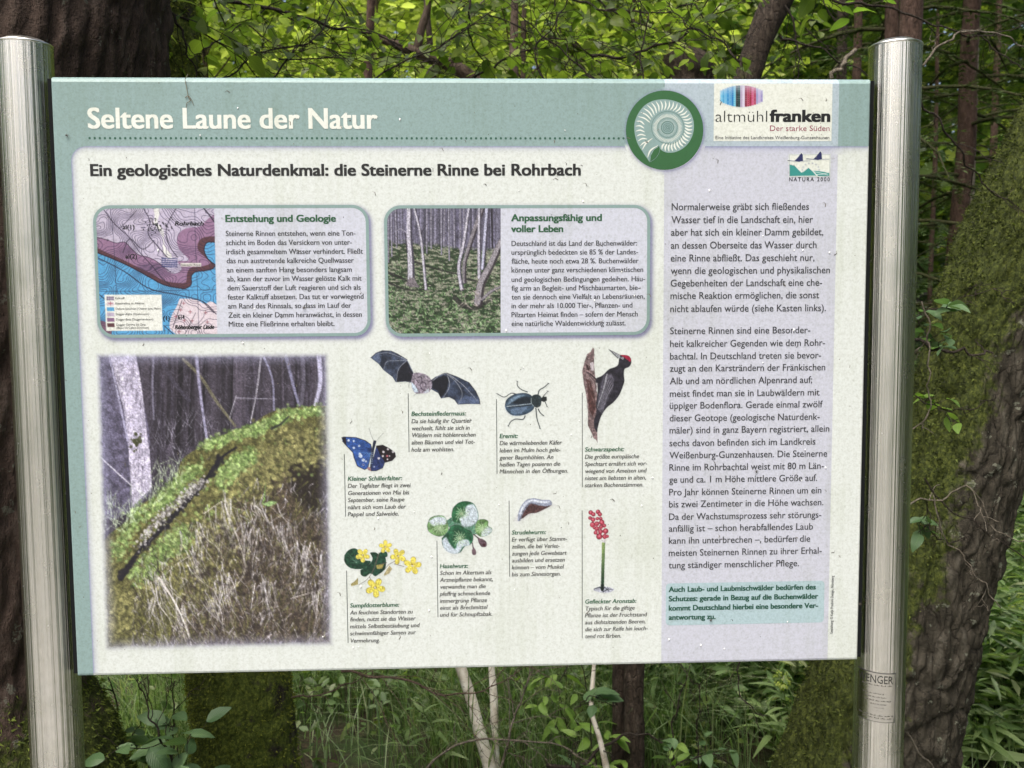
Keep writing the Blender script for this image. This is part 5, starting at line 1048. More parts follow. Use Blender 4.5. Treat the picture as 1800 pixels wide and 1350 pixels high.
# ---- large leaning mossy tree at the right
rows = [(1350, 1375, 1642), (1260, 1408, 1668), (1165, 1440, 1692), (1000, 1502, 1732), (850, 1560, 1772), (700, 1608, 1806), (550, 1652, 1850), (400, 1712, 1915), (240, 1795, 1985), (0, 1890, 2060), (-400, 2010, 2160)]
P, R = outline_path(rows, 1.0); P, R = to_ground(P, R, 1.25); P = np.vstack([P, P[-1] + [.5, .2, 1.6]]); R = np.r_[R, R[-1] * .85]
t4 = empty('leaning_mossy_tree', (P[0][0], 1.0, 0)); tag(t4, 'big rough barked tree leaning right, mossy on its left side, behind the right post', 'tree')
V, F, C_, Vg, Dn, ms = trunk(P, R, 250, 460, 'furrow', 33, .015, lambda P_, A, Lg, V, D: np.clip(.22 - D[..., 0] * .8 + np.clip((V[..., 2] - 1.2) * .45, 0, .5) + .5 * (fbm(V * 6, 3, 3) - .5), 0, 1)); link('trunk', mesh('trunk', V, F, C_), BK_GREY, t4)
tag(link('moss', tufts(Vg, Dn, np.where(ms > .45, ms * (.3 + fbm(Vg * 9, 3, 5)), 0), 90000, 8, .005, ((.010, .014, .004), (.030, .040, .008), (.11, .14, .028))), MOSS_M, t4), kind='stuff')

# ---- leaf meshes
def leaf_geo(L=1.0, W=.33, n=5, fold=.18, wave=.05, droop=.25, seed=0):
    r_ = random.Random(seed); V, U = [], []
    for i in range(n + 1):
        t = i / n; w = W * math.sin(math.pi * min(1, t ** .8 * .96 + .02)) ** .85; x = t * L; z = -droop * t * t * L
        for s_ in (-1, 0, 1): V.append((x, s_ * w, z + abs(s_) * (fold * w + wave * W * math.sin(6 * t * math.pi + s_ + seed)))); U.append((.5 + s_ * .5, t))
    F = [[i * 3 + a, i * 3 + a + 1, i * 3 + a + 4, i * 3 + a + 3] for i in range(n) for a in (0, 1)]
    return np.array(V), np.array(F), np.array(U)
def leaf_obj_meshes(name, mat, size, W=.33, k=4, droop=.25):
    out = []
    for s_ in range(k):
        V, F, U = leaf_geo(W=W, n=6, fold=.25 - .1 * (s_ % 3), droop=droop * (.4 + .5 * s_), seed=s_); me = mesh(name, V * size * (1 + .12 * s_), F, uv=U); me.materials.append(mat); out.append(me)
    return out
ME_BEECH = leaf_obj_meshes('leaf', LM_BEECH, .036, .33); ME_BROAD = leaf_obj_meshes('leaf', LM_BROAD, .046, .31); ME_LIME = leaf_obj_meshes('leaf', LM_LIME, .046, .24)
ME_LANCE = leaf_obj_meshes('leaf', leaf_mat('lance_leaf', obj_random=True, base=[(0, (.11, .18, .06)), (.5, (.17, .25, .09)), (1, (.25, .34, .15))], trans=.4, rough=.5), .12, .10, droop=.5)
def orient(d, up, roll=0.0):
    d = np.asarray(d, float); d = d / np.linalg.norm(d); s_ = np.cross(up, d); s_ /= np.linalg.norm(s_) + 1e-9; u = np.cross(d, s_)
    M = np.column_stack([d, s_, u]); c_, s2 = math.cos(roll), math.sin(roll); return M @ np.array([[1, 0, 0], [0, c_, -s2], [0, s2, c_]])
def put_leaf(meshes, p, d, parent, rnd, scale=1.0, up=(0, 0, 1)):
    M = orient(d, np.array(up) + rnd.normal(0, .25, 3), rnd.normal(0, .45)); me = meshes[rnd.integers(len(meshes))]
    o = bpy.data.objects.new('leaf', me); COL.objects.link(o); o.parent = parent
    Q = Matrix([list(M[0]), list(M[1]), list(M[2])]).to_4x4(); Q.translation = Vector(p) - Vector(parent.location)
    o.matrix_local = Q @ Matrix.Scale(float(scale * rnd.uniform(.75, 1.25)), 4); return o
def wob(P, n, amp, rnd):
    Q = resample(P, n)[0]; w = rnd.normal(0, amp, (n, 3)); w[0] = 0; w[1:-1] = (w[:-2] + 2 * w[1:-1] + w[2:]) / 4; return Q + w
def branch(label, pts, r0, seed, nside=8, side_len=.28, leaves=True, meshes=None, mat=None, name='beech_branch', group='leafy boughs hanging over the board', lsp=.042, maxleaf=90, r1=.0012, cat='branch', bare=.0, lscale=1.0):
    """pts: (px, py, depth). A bough with side twigs; each leaf is a part of its own"""
    rnd = np.random.default_rng(seed); P = np.array([at(a, b, y) for a, b, y in pts]); root = empty(name, tuple(P[0]))
    tag(root, label, cat, group); nn = max(12, int(len(P) * 5)); Q = wob(P, nn, .006, rnd); mb = MB(); mb.tube(Q, np.linspace(r0, r1, nn), 7)
    mb.build('bough', mat or BK_TWIG, root); tw = MB(); nl = 0; spots = []
    T = np.gradient(Q, axis=0); T /= np.linalg.norm(T, axis=1)[:, None]
    for i in range(nside):
        f = (i + .6) / nside; k = min(nn - 2, int(f * (nn - 1))); s_ = 1 if i % 2 else -1; side = np.cross(T[k], [0, 0, 1]); side /= np.linalg.norm(side) + 1e-9
        d = T[k] * .75 + side * s_ * .75 + rnd.normal(0, .3, 3) * [1, 1, .8]; d /= np.linalg.norm(d); Ls = side_len * rnd.uniform(.6, 1.3) * (1 - .35 * f)
        q_ = [Q[k] + d * Ls * t + np.array([0, 0, -.18 * Ls * t * t]) for t in np.linspace(0, 1, 6)]; q_ = wob(q_, 8, .006, rnd); tw.tube(q_, np.linspace(max(.0011, r0 * .35), .0007, 8), 4)
        spots.append((q_, Ls))
        for j in range(2):
            kk = 3 + 2 * j; d2 = d + rnd.normal(0, .6, 3); d2 /= np.linalg.norm(d2); q2 = wob([q_[kk] + d2 * Ls * .4 * t for t in np.linspace(0, 1, 4)], 6, .005, rnd); tw.tube(q2, np.linspace(.001, .0006, 6), 4); spots.append((q2, Ls * .4))
    spots.append((Q[nn // 2:], .3))
    tag(tw.build('twigs', mat or BK_TWIG, root), kind='stuff')
    if leaves:
        for q_, Ls in spots:
            m = max(2, int(Ls / lsp))
            for i in range(m):
                if nl >= maxleaf: break
                if rnd.random() < bare: continue
                f = (i + .8) / m * (len(q_) - 1); k = min(len(q_) - 2, int(f)); p = q_[k] + (q_[k + 1] - q_[k]) * (f - k); t_ = q_[k + 1] - q_[k]; t_ = t_ / np.linalg.norm(t_)
                sd_ = np.cross(t_, [0, 0, 1]); sd_ /= np.linalg.norm(sd_) + 1e-9; d = t_ * .6 + sd_ * (1 if i % 2 else -1) * .9 + np.array([0, 0, -.12]) + rnd.normal(0, .25, 3)
                put_leaf(meshes or ME_BEECH, p, d, root, rnd, lscale); nl += 1
    return root

# ================================================================== FOREGROUND BRANCHES ABOVE THE BOARD
branch('leafy bough crossing the top left beside the reddish trunk', [(180, -60, 1.0), (270, 0, 1.05), (330, 40, 1.1), (420, 100, 1.2), (480, 160, 1.3)], .004, 1, 9, .3, maxleaf=60, lscale=1.15)
branch('thick dark bough sloping down from the upper left', [(250, -40, 1.5), (400, 2, 1.55), (470, 14, 1.6), (540, 36, 1.6), (600, 52, 1.7), (700, 75, 1.8), (760, 130, 1.9)], .0085, 2, 12, .32, maxleaf=80)
branch('straight bare twig slanting down behind the top left corner', [(290, 0, .8), (312, 45, .8), (335, 95, .8), (352, 150, .8)], .0035, 3, 3, .1, leaves=False)
branch('long thin twig running level just above the board', [(490, 104, 1.3), (600, 102, 1.35), (700, 101, 1.4), (800, 110, 1.4), (870, 116, 1.45)], .0022, 4, 7, .2, maxleaf=40)
branch('fine twig rising from the board edge towards the middle', [(340, 96, 1.2), (400, 60, 1.25), (450, 28, 1.3), (490, 0, 1.3), (520, -30, 1.3)], .0022, 5, 6, .2, maxleaf=40)
branch('pale arching twig with leaves left of the middle', [(750, 130, 1.3), (790, 75, 1.3), (840, 15, 1.3), (870, -30, 1.3)], .0025, 6, 6, .22, mat=BK_PALE, maxleaf=40)
branch('dark twig hanging down in the top centre', [(826, -30, 1.2), (827, 30, 1.2), (828, 60, 1.2), (840, 90, 1.25), (870, 135, 1.3)], .0034, 7, 8, .24, maxleaf=60, lscale=1.1)
branch('bough curving upward right of the centre stem', [(830, 140, 1.4), (880, 110, 1.4), (930, 90, 1.4), (980, 66, 1.4), (1030, 90, 1.4), (1090, 140, 1.4)], .0036, 8, 9, .25, maxleaf=70)
branch('long bough sagging across the top right of centre', [(960, -20, 1.3), (1020, 6, 1.3), (1080, 18, 1.3), (1150, 22, 1.3), (1200, 10, 1.3), (1260, -15, 1.3)], .0042, 9, 10, .26, maxleaf=75)
branch('dark bough rising to the right above the round emblem', [(1040, 98, 1.2), (1110, 95, 1.2), (1170, 76, 1.2), (1220, 45, 1.2), (1265, 8, 1.2), (1300, -30, 1.2)], .0045, 10, 10, .24, maxleaf=75)
branch('twig fanning out above the board between centre and emblem', [(975, -20, 1.5), (985, 60, 1.5), (1000, 95, 1.5), (975, 150, 1.5)], .003, 11, 9, .24, maxleaf=60)
branch('leafy twig hanging in front of the leaning stem', [(1180, -40, 1.7), (1230, 20, 1.7), (1270, 70, 1.7), (1310, 120, 1.7)], .0034, 12, 9, .26, maxleaf=60)
branch('bright leaved twig right of the leaning stem', [(1430, -50, 1.2), (1440, -10, 1.2), (1455, 20, 1.2), (1470, 40, 1.2)], .0026, 13, 5, .12, maxleaf=10, lscale=1.25)
branch('leafy sprays above the upper left text', [(560, -60, 1.9), (600, 10, 1.9), (640, 60, 1.9), (690, 120, 1.9)], .004, 14, 12, .34, maxleaf=80)
branch('dense leafy bough behind the top centre twigs', [(700, -60, 2.1), (790, 0, 2.1), (900, 40, 2.1), (1000, 100, 2.1)], .005, 15, 14, .36, maxleaf=90)
branch('leafy bough further back right of centre', [(1000, -60, 2.2), (1080, 20, 2.2), (1160, 60, 2.2), (1240, 120, 2.2)], .005, 16, 14, .36, maxleaf=90)
branch('leafy bough further back at the upper left', [(300, -60, 2.3), (380, 0, 2.3), (460, 60, 2.3), (560, 120, 2.3)], .005, 17, 14, .36, maxleaf=90)
branch('leafy spray beyond the leaning stem', [(1300, -60, 2.6), (1380, 20, 2.6), (1440, 70, 2.6), (1500, 130, 2.6)], .004, 18, 10, .3, maxleaf=45)
branch('long bare branch sweeping over the right post', [(1400, -10, 1.0), (1480, 2, 1.0), (1560, 14, 1.0), (1610, 30, 1.0), (1660, 47, 1.0), (1720, 60, 1.0), (1770, 54, 1.0), (1830, 36, 1.0)], .0042, 19, 5, .12, maxleaf=5, bare=.3, meshes=ME_LIME, group='thin branches beside the right post', lscale=.9)
branch('pale curved branch rising from the right post', [(1622, 116, 1.0), (1640, 90, 1.0), (1665, 68, 1.0), (1700, 58, 1.0), (1740, 62, 1.0), (1830, 88, 1.0)], .0035, 20, 4, .08, leaves=False, mat=BK_PALE, group='thin branches beside the right post')
branch('thin twig dropping from the branch fork at the upper right', [(1718, 58, 1.0), (1745, 85, 1.0), (1780, 110, 1.0), (1830, 130, 1.0)], .0022, 21, 3, .1, leaves=False, group='thin branches beside the right post')
branch('long bare twig slanting across the dark spruces to the leaning tree', [(1618, 178, .7), (1665, 232, .72), (1690, 285, .75), (1725, 320, .78), (1760, 350, .8), (1830, 380, .8)], .0026, 22, 5, .09, leaves=False, group='thin branches beside the right post')
branch('short twig joining the board top to the right post', [(1370, 62, .9), (1430, 82, .9), (1480, 110, .9), (1540, 138, .9)], .0028, 23, 4, .1, leaves=False, group='thin branches beside the right post')
branch('dark twig hanging behind the logo', [(1380, 10, 1.0), (1396, 50, 1.0), (1401, 90, 1.0), (1402, 150, 1.0)], .003, 24, 3, .1, leaves=False, group='thin branches beside the right post')
branch('pale broken stick leaning on the board beside the right post', [(1462, 138, .5), (1480, 115, .5), (1506, 88, .5)], .0045, 25, 1, .03, leaves=False, mat=BK_PALE, r1=.0045, group='thin branches beside the right post')
branch('small leafy twig over the mossy side of the leaning tree', [(1600, 595, .45), (1640, 610, .45), (1690, 618, .45), (1745, 622, .45)], .0038, 26, 5, .09, maxleaf=12, meshes=ME_BROAD, group='thin branches beside the right post', r1=.002, lscale=.75)
branch('twig with pale green leaves high on the leaning tree', [(1600, 560, .5), (1650, 540, .5), (1700, 520, .5), (1760, 505, .5)], .0012, 27, 6, .07, maxleaf=12, meshes=ME_BROAD, group='thin branches beside the right post', r1=.0006, lscale=.8)
branch('hanging looped twig beside the right post', [(1620, 530, .3), (1633, 580, .3), (1634, 650, .3), (1632, 720, .3), (1615, 752, .3), (1600, 760, .3)], .0014, 28, 2, .05, leaves=False, mat=BK_PALE, group='thin branches beside the right post')
branch('leafy sprig at mid height on the leaning tree', [(1600, 690, .5), (1640, 712, .5), (1690, 722, .5), (1745, 708, .5)], .0014, 29, 4, .08, maxleaf=9, meshes=ME_LIME, group='thin branches beside the right post', lscale=.7)
branch('small sprig of fresh leaves on the rough bark of the leaning tree', [(1630, 885, .5), (1645, 940, .5), (1665, 955, .5), (1700, 945, .5)], .0012, 30, 5, .05, maxleaf=11, meshes=ME_BROAD, group='thin branches beside the right post', lscale=.6)
branch('long thin grey twig bent across the leaning tree', [(1598, 888, .45), (1650, 875, .45), (1705, 858, .45), (1726, 880, .45), (1750, 935, .45), (1780, 945, .45), (1830, 960, .45)], .0016, 31, 4, .1, leaves=False, mat=BK_PALE, group='thin branches beside the right post')
branch('dark twig crossing the leaning tree down to the right', [(1625, 840, .5), (1660, 890, .5), (1720, 925, .5), (1770, 960, .5), (1840, 1000, .5)], .0018, 32, 4, .1, leaves=False, group='thin branches beside the right post')
branch('fine twig curving down the leaning tree', [(1640, 870, .48), (1648, 925, .48), (1685, 975, .48), (1725, 1020, .48), (1760, 1070, .48)], .0014, 33, 3, .08, leaves=False, mat=BK_PALE, group='thin branches beside the right post')
branch('dead stick leaning at the foot of the right post', [(1592, 1285, .3), (1620, 1325, .32), (1650, 1370, .34), (1700, 1430, .4)], .002, 34, 1, .04, leaves=False, mat=BK_PALE, group='thin branches beside the right post')

for k, (lab, pts) in enumerate((('tangle of fine bare twigs above the title', [(470, 150, 1.0), (520, 90, 1.0), (560, 60, 1.05), (590, -20, 1.1)]), ('crossing bare twigs left of the top centre', [(640, 150, 1.0), (700, 110, 1.0), (770, 85, 1.0), (860, 20, 1.0)]), ('bare twigs rising behind the top centre', [(960, 150, 1.05), (940, 90, 1.05), (975, 40, 1.05), (1010, -20, 1.05)]),
   ('bare crossing twigs left of the round emblem', [(1060, 150, 1.0), (1000, 100, 1.0), (950, 60, 1.0), (880, -10, 1.0)]), ('thin bare twigs over the round emblem', [(1130, 150, 1.0), (1125, 90, 1.0), (1135, 40, 1.0), (1120, -20, 1.0)]), ('bare twigs between emblem and leaning stem', [(1300, 110, 1.0), (1260, 70, 1.0), (1220, 50, 1.0), (1170, 0, 1.0)]),
   ('fine twig net beside the thick dark bough', [(380, 150, 1.1), (470, 90, 1.1), (540, 80, 1.1), (620, 95, 1.1)]))):
    branch(lab, pts, .0026, 400 + k, 9, .2, leaves=False, name='bare_twig_branch', group='bare twigs above the board')

# stems that stand behind the board
def stem(name, label, rows, Y, mat, cat='tree', seed=0, k=40, n=160, mode='smooth', amp=.002, ext=2.0, group=None, moss=.15, z=-.05):
    P, R = outline_path(rows, Y); P, R = to_ground(P, R, 1.15, z); d = (P[-1] - P[-2]); d = d / np.linalg.norm(d)
    P = np.vstack([P, P[-1] + d * ext]); R = np.r_[R, R[-1] * .6]; t = empty(name, (P[0][0], P[0][1], 0)); tag(t, label, cat, group)
    V, F, C_, Vg, Dn, ms = trunk(P, R, k, n, mode, seed, amp, lambda P_, A, Lg, V, D: np.full(A.shape, moss)); link('trunk', mesh('trunk', V, F, C_), mat, t); return t
st1 = stem('leaning_beech', 'smooth dark stem leaning right above the logo', [(500, 1190, 1236), (300, 1238, 1282), (133, 1293, 1337), (60, 1316, 1362), (0, 1340, 1392), (-200, 1420, 1465)], 2.0, BK_DARK, seed=3, k=60, n=260, mode='smooth', amp=.005, moss=.3)
st2 = stem('slender_beech', 'slender grey brown stem rising behind the top centre', [(700, 905, 926), (400, 900, 920), (140, 893, 912), (0, 898, 912), (-200, 900, 913)], 2.9, BK_STEM, seed=5, amp=.002)
st3 = stem('forked_beech', 'slanting brown stem forking left of the top centre', [(600, 1010, 1050), (350, 920, 955), (140, 822, 846), (115, 780, 806), (92, 722, 742)], 2.3, BK_STEM, seed=6, amp=.003, ext=.25)
for rows, ex in (([(96, 722, 738), (60, 735, 747), (20, 748, 758), (-150, 758, 766)], 1.5),):
    P, R = outline_path(rows, 2.3); mb = MB(); mb.tube(wob(P, 20, .006, rng), np.linspace(R[0], R[-1], 20), 10); mb.build('fork', BK_STEM, st3)
stem('thin_dark_beech', 'thin dark stem behind the forked brown stem', [(700, 790, 808), (140, 756, 768), (0, 744, 754), (-200, 730, 740)], 3.4, BK_DARK, seed=8)
stem('broken_stump', 'dark broken trunk top peeping over the board left of the logo', [(600, 1130, 1215), (300, 1155, 1235), (150, 1166, 1244), (96, 1180, 1246)], 4.6, BK_DARK, 'tree', seed=9, k=60, n=200, mode='furrow', amp=.02, ext=.03)
stem('dark_snag', 'dark narrow snag beside the round emblem seen over the board', [(600, 1085, 1125), (300, 1100, 1136), (150, 1112, 1136), (92, 1114, 1136)], 5.2, BK_DARK, 'tree', seed=10, ext=.05)
stem('spruce', 'reddish spruce trunk rising behind the right post', [(1300, 1525, 1570), (900, 1540, 1582), (500, 1562, 1602), (100, 1580, 1618), (0, 1584, 1622), (-200, 1590, 1627)], 2.6, BK_SPR, seed=11, k=60, n=220, mode='flaky', amp=.004, ext=3)
gap_spruce = stem('spruce', 'dark spruce in the gap right of the right post', [(1100, 1630, 1668), (700, 1648, 1684), (500, 1660, 1692), (380, 1671, 1701), (250, 1684, 1716), (100, 1689, 1718), (0, 1696, 1725), (-200, 1702, 1730)], 3.8, BK_SPR, seed=12, k=50, n=200, mode='flaky', amp=.004, ext=3)
stem('pale_sapling', 'thin pale sapling stem beside the dark spruce trunk', [(800, 1690, 1699), (400, 1702, 1710), (250, 1709, 1716), (120, 1714, 1720), (0, 1718, 1723)], 5.4, BK_PALE, seed=13)
stem('spruce', 'thin spruce trunk close to the right post further back', [(900, 1622, 1634), (450, 1632, 1641), (280, 1640, 1648), (200, 1642, 1649)], 6.5, BK_SPR, seed=14, ext=4)
stem('far_spruce', 'spruce trunk seen dimly beyond the leafy top right', [(700, 1460, 1485), (140, 1470, 1488), (0, 1472, 1490)], 6.0, BK_DARK, seed=15, ext=4)
# below the board
stem('birch_stem', 'white birch stem slanting down to the right below the board', [(1350, 848, 872), (1290, 832, 854), (1230, 818, 838), (1170, 799, 818), (900, 740, 755), (500, 700, 712)], 1.5, BK_BIRCH, seed=16, amp=.0015, ext=.05, group='birch stems below the board', z=-.02)
stem('birch_stem', 'thinner upright birch stem right of the slanting one', [(1350, 864, 879), (1290, 862, 876), (1230, 861, 875), (1170, 858, 869), (900, 830, 838), (500, 800, 806)], 1.56, BK_BIRCH, seed=17, amp=.001, ext=.05, group='birch stems below the board', z=-.02)
stem('dark_double_stem', 'brown left stem of the pair below the board', [(1350, 1074, 1100), (1165, 1076, 1100), (800, 1078, 1098), (300, 1080, 1096)], 1.35, BK_DARK, seed=18, k=50, n=300, mode='furrow', amp=.003, group='pair of dark stems below the board', ext=.15)
stem('dark_double_stem', 'darker scaly right stem of the pair below the board', [(1350, 1097, 1134), (1165, 1096, 1132), (800, 1098, 1128), (300, 1100, 1124)], 1.28, BK_DARK, seed=19, k=60, n=300, mode='furrow', amp=.004, group='pair of dark stems below the board', ext=.15)
stem('reddish_stem', 'short reddish brown stem in the grass below the board', [(1290, 566, 596), (1240, 570, 600), (1180, 577, 605), (900, 600, 624), (500, 620, 640)], 3.2, BK_SPR, seed=20, k=40, n=140, amp=.004)
stem('reddish_stem', 'dark reddish stem behind the broad leaved shrub', [(1290, 215, 238), (1185, 222, 246), (900, 230, 250)], 2.6, BK_SPR, seed=21, k=40, n=140, amp=.004)
stem('pale_sapling', 'thin whitish sapling left of the paired dark stems', [(1350, 1060, 1072), (1300, 1050, 1059), (1250, 1036, 1044), (1200, 1038, 1046), (1160, 1042, 1048), (900, 1044, 1049)], 1.2, BK_BIRCH, 'sapling', seed=22, amp=.001, ext=.3)

# shrubs and saplings below the board
G2 = 'young shrubs and saplings under the board'
for args in (
 ('broad leaved shrub between the left post and the mossy trunk', [(300, 1420, .55), (298, 1330, .55), (280, 1290, .55), (262, 1250, .55), (240, 1200, .55)], .0035, 41, 9, .16, ME_BROAD, 34, 1.0),
 ('low shoots of the broad leaved shrub near the picture foot', [(310, 1440, .65), (300, 1340, .65), (305, 1280, .65), (302, 1200, .65)], .0025, 42, 8, .12, ME_BROAD, 26, .85),
 ('thin grey stem with few leaves next to the mossy foot', [(240, 1420, .8), (218, 1330, .8), (205, 1260, .8), (195, 1190, .8)], .005, 43, 5, .15, ME_BROAD, 16, .9),
 ('lime green sapling left of the paired stems', [(1060, 1420, 1.3), (1045, 1320, 1.3), (1035, 1240, 1.3), (1020, 1150, 1.3)], .003, 44, 12, .16, ME_LIME, 40, 1.0),
 ('yellow green leafy shoots hanging below the board centre right', [(1000, 1160, 1.5), (985, 1200, 1.5), (990, 1260, 1.5), (1005, 1320, 1.5)], .002, 45, 9, .14, ME_LIME, 30, .95),
 ('upright dark twig with lime leaves right of the paired stems', [(1185, 1440, 1.2), (1183, 1340, 1.2), (1181, 1280, 1.2), (1200, 1210, 1.2), (1215, 1160, 1.2)], .0038, 46, 9, .14, ME_LIME, 26, .85),
 ('slim sapling with small leaves in the middle right', [(1228, 1440, 1.3), (1228, 1340, 1.3), (1228, 1270, 1.3), (1232, 1200, 1.3)], .003, 47, 8, .12, ME_BROAD, 24, .7),
 ('bare crooked twig hanging into the grass', [(1296, 1150, 1.0), (1298, 1210, 1.0), (1310, 1240, 1.0), (1350, 1262, 1.0)], .0022, 48, 3, .1, None, 0, 1),
 ('leafy low bramble left of the leaning tree base', [(1160, 1420, 1.0), (1180, 1360, 1.0), (1250, 1330, 1.0), (1300, 1350, 1.0)], .002, 49, 8, .14, ME_BROAD, 26, .8),
 ('dark broad leaves in front of the paired stems', [(1010, 1250, 1.0), (1035, 1225, 1.0), (1055, 1230, 1.0), (1080, 1240, 1.0)], .0016, 50, 3, .06, ME_BROAD, 6, 1.1),
 ('maple like sapling leaves at the foot of the picture', [(1000, 1400, 1.0), (1005, 1350, 1.0), (1005, 1320, 1.0), (1015, 1300, 1.0)], .002, 51, 4, .07, ME_BROAD, 9, 1.2),
 ('fresh leafy shoot behind the board bottom right of centre', [(1260, 1420, 1.6), (1250, 1300, 1.6), (1240, 1200, 1.6), (1235, 1150, 1.6)], .003, 52, 10, .2, ME_BEECH, 40, .9),
 ('beech shoot in the grass left of the birch stems', [(640, 1420, 2.3), (650, 1320, 2.3), (660, 1240, 2.3), (690, 1180, 2.3)], .003, 53, 10, .25, ME_BEECH, 30, .8),
 ('dark tangle of bare twigs beside the birch stems', [(600, 1180, 1.2), (720, 1200, 1.2), (800, 1222, 1.2), (880, 1200, 1.2), (940, 1165, 1.2)], 0.0042, 54, 16, .22, None, 0, 1),
 ('curving bare twig arching behind the birch stems', [(500, 1225, 1.25), (560, 1225, 1.25), (610, 1205, 1.25), (660, 1175, 1.25)], 0.0030, 55, 9, .1, None, 0, 1),
 ('dead forked branch leaning by the birch stems', [(880, 1350, 1.2), (900, 1270, 1.2), (920, 1220, 1.2), (945, 1150, 1.2)], 0.0045, 56, 14, .2, None, 0, 1),
 ('pale dead branch lying at the picture foot', [(700, 1400, 1.15), (800, 1310, 1.15), (900, 1300, 1.15), (980, 1310, 1.15), (1060, 1350, 1.15)], 0.0042, 57, 12, .16, None, 0, 1),
 ('dark fallen branch at the foot of the paired stems', [(960, 1345, 1.2), (1020, 1345, 1.2), (1070, 1305, 1.2), (1130, 1290, 1.2), (1200, 1350, 1.2)], .007, 58, 4, .12, None, 0, 1)):
    lab, pts, r0, sd_, ns_, sl, mm_, ml, lsc = args
    bare_ = mm_ is None
    branch(lab, pts, r0, sd_, ns_, sl, leaves=not bare_, meshes=mm_, name='dead_branch' if bare_ else 'shrub', group='bare twigs under the board' if bare_ else G2, cat='branch' if bare_ else 'shrub', maxleaf=ml, lscale=lsc, lsp=.035, mat=BK_PALE if sd_ in (56, 57) else (BK_STEM if sd_ in (54, 55) else None))

# tall herbs at the lower right
def herb(label, px, py_top, Y, seed, lean=0.0, nl=18, meshes=ME_LANCE, sc=1.0, flower=False):
    rnd = np.random.default_rng(seed); top = at(px, py_top, Y); base = np.array([top[0] - lean, Y, float(ground_h(top[0] - lean, Y))]); root = empty('herb', tuple(base)); tag(root, label, 'plant', 'tall herbs right of the leaning tree' if px > 1500 else 'herbs in the grass under the board')
    P = wob([base, base * .5 + top * .5 + [0, 0, .02], top], 14, .006, rnd); mb = MB(); mb.tube(P, np.linspace(.0035, .0014, 14), 6, (.09, .14, .05)); mb.build('stem', LM_STUFF, root)
    for i in range(nl):
        f = .25 + .75 * (i + 1) / nl; k = min(12, int(f * 13)); a_ = i * 2.4; d = np.array([math.cos(a_), math.sin(a_), .35 + .6 * f]); put_leaf(meshes, P[k], d, root, rnd, sc * (1.15 - .55 * f) )
    if flower:
        mb = MB()
        for i in range(60):
            d = rnd.normal(0, 1, 3); d /= np.linalg.norm(d); p = top + d * [.018, .018, .022]; V, F, U = leaf_geo(.012, .004, 2); mb.add(V @ orient(d, np.array([0, 0, 1.0])).T + p, F, (.3, .36, .08))
        mb.build('flower_bud', LM_STUFF, root)
hl = ['tall leafy herb with yellowish bud beside the leaning trunk', 'tall narrow leaved herb at the right picture edge', 'bushy herb low at the lower right corner', 'herb with long arching leaves right of the trunk foot', 'pale topped herb near the right edge', 'narrow leaved herb at the foot of the rough trunk', 'small herb between the taller stems at the right', 'leafy herb cut by the lower right corner', 'upright herb halfway up the right edge', 'slim herb close behind the trunk edge', 'broad bushy herb lowest at the right', 'herb leaning left at the right edge', 'young herb in front of the lower right thicket', 'tall herb further back at the right edge']
hs = [(1752, 995, 1.9), (1790, 940, 2.3), (1720, 1180, 1.7), (1700, 1150, 2.0), (1785, 1060, 1.8), (1670, 1240, 1.8), (1745, 1140, 2.1), (1790, 1230, 1.6), (1800, 1010, 2.6), (1715, 1090, 2.3), (1740, 1270, 1.6), (1810, 1120, 2.0), (1690, 1290, 1.5), (1770, 900, 3.0)]
for i, (a, b, y) in enumerate(hs): herb(hl[i], a, b, y, 100 + i, rng.uniform(-.15, .15), 30, flower=(i in (0, 4)))
for i, (a, b, y, lab) in enumerate([(1375, 1195, 1.35, 'herb with bright upright tip left of the mossy leaning base'), (1400, 1225, 1.5, 'pale leaved herb close to the leaning base'), (1340, 1240, 1.6, 'herb with spreading leaves in the right hand grass'), (1300, 1210, 1.9, 'slim herb behind the crooked twig'), (700, 1250, 1.5, 'feathery pale green herb in the middle grass'), (745, 1235, 1.5, 'smaller feathery herb right of the pale one'), (1440, 1180, 1.9, 'herb partly hidden by the leaning trunk')]):
    herb(lab, a, b, y, 140 + i, rng.uniform(-.1, .1), 18, sc=.55 if 4 <= i <= 5 else .8, flower=(i == 0))

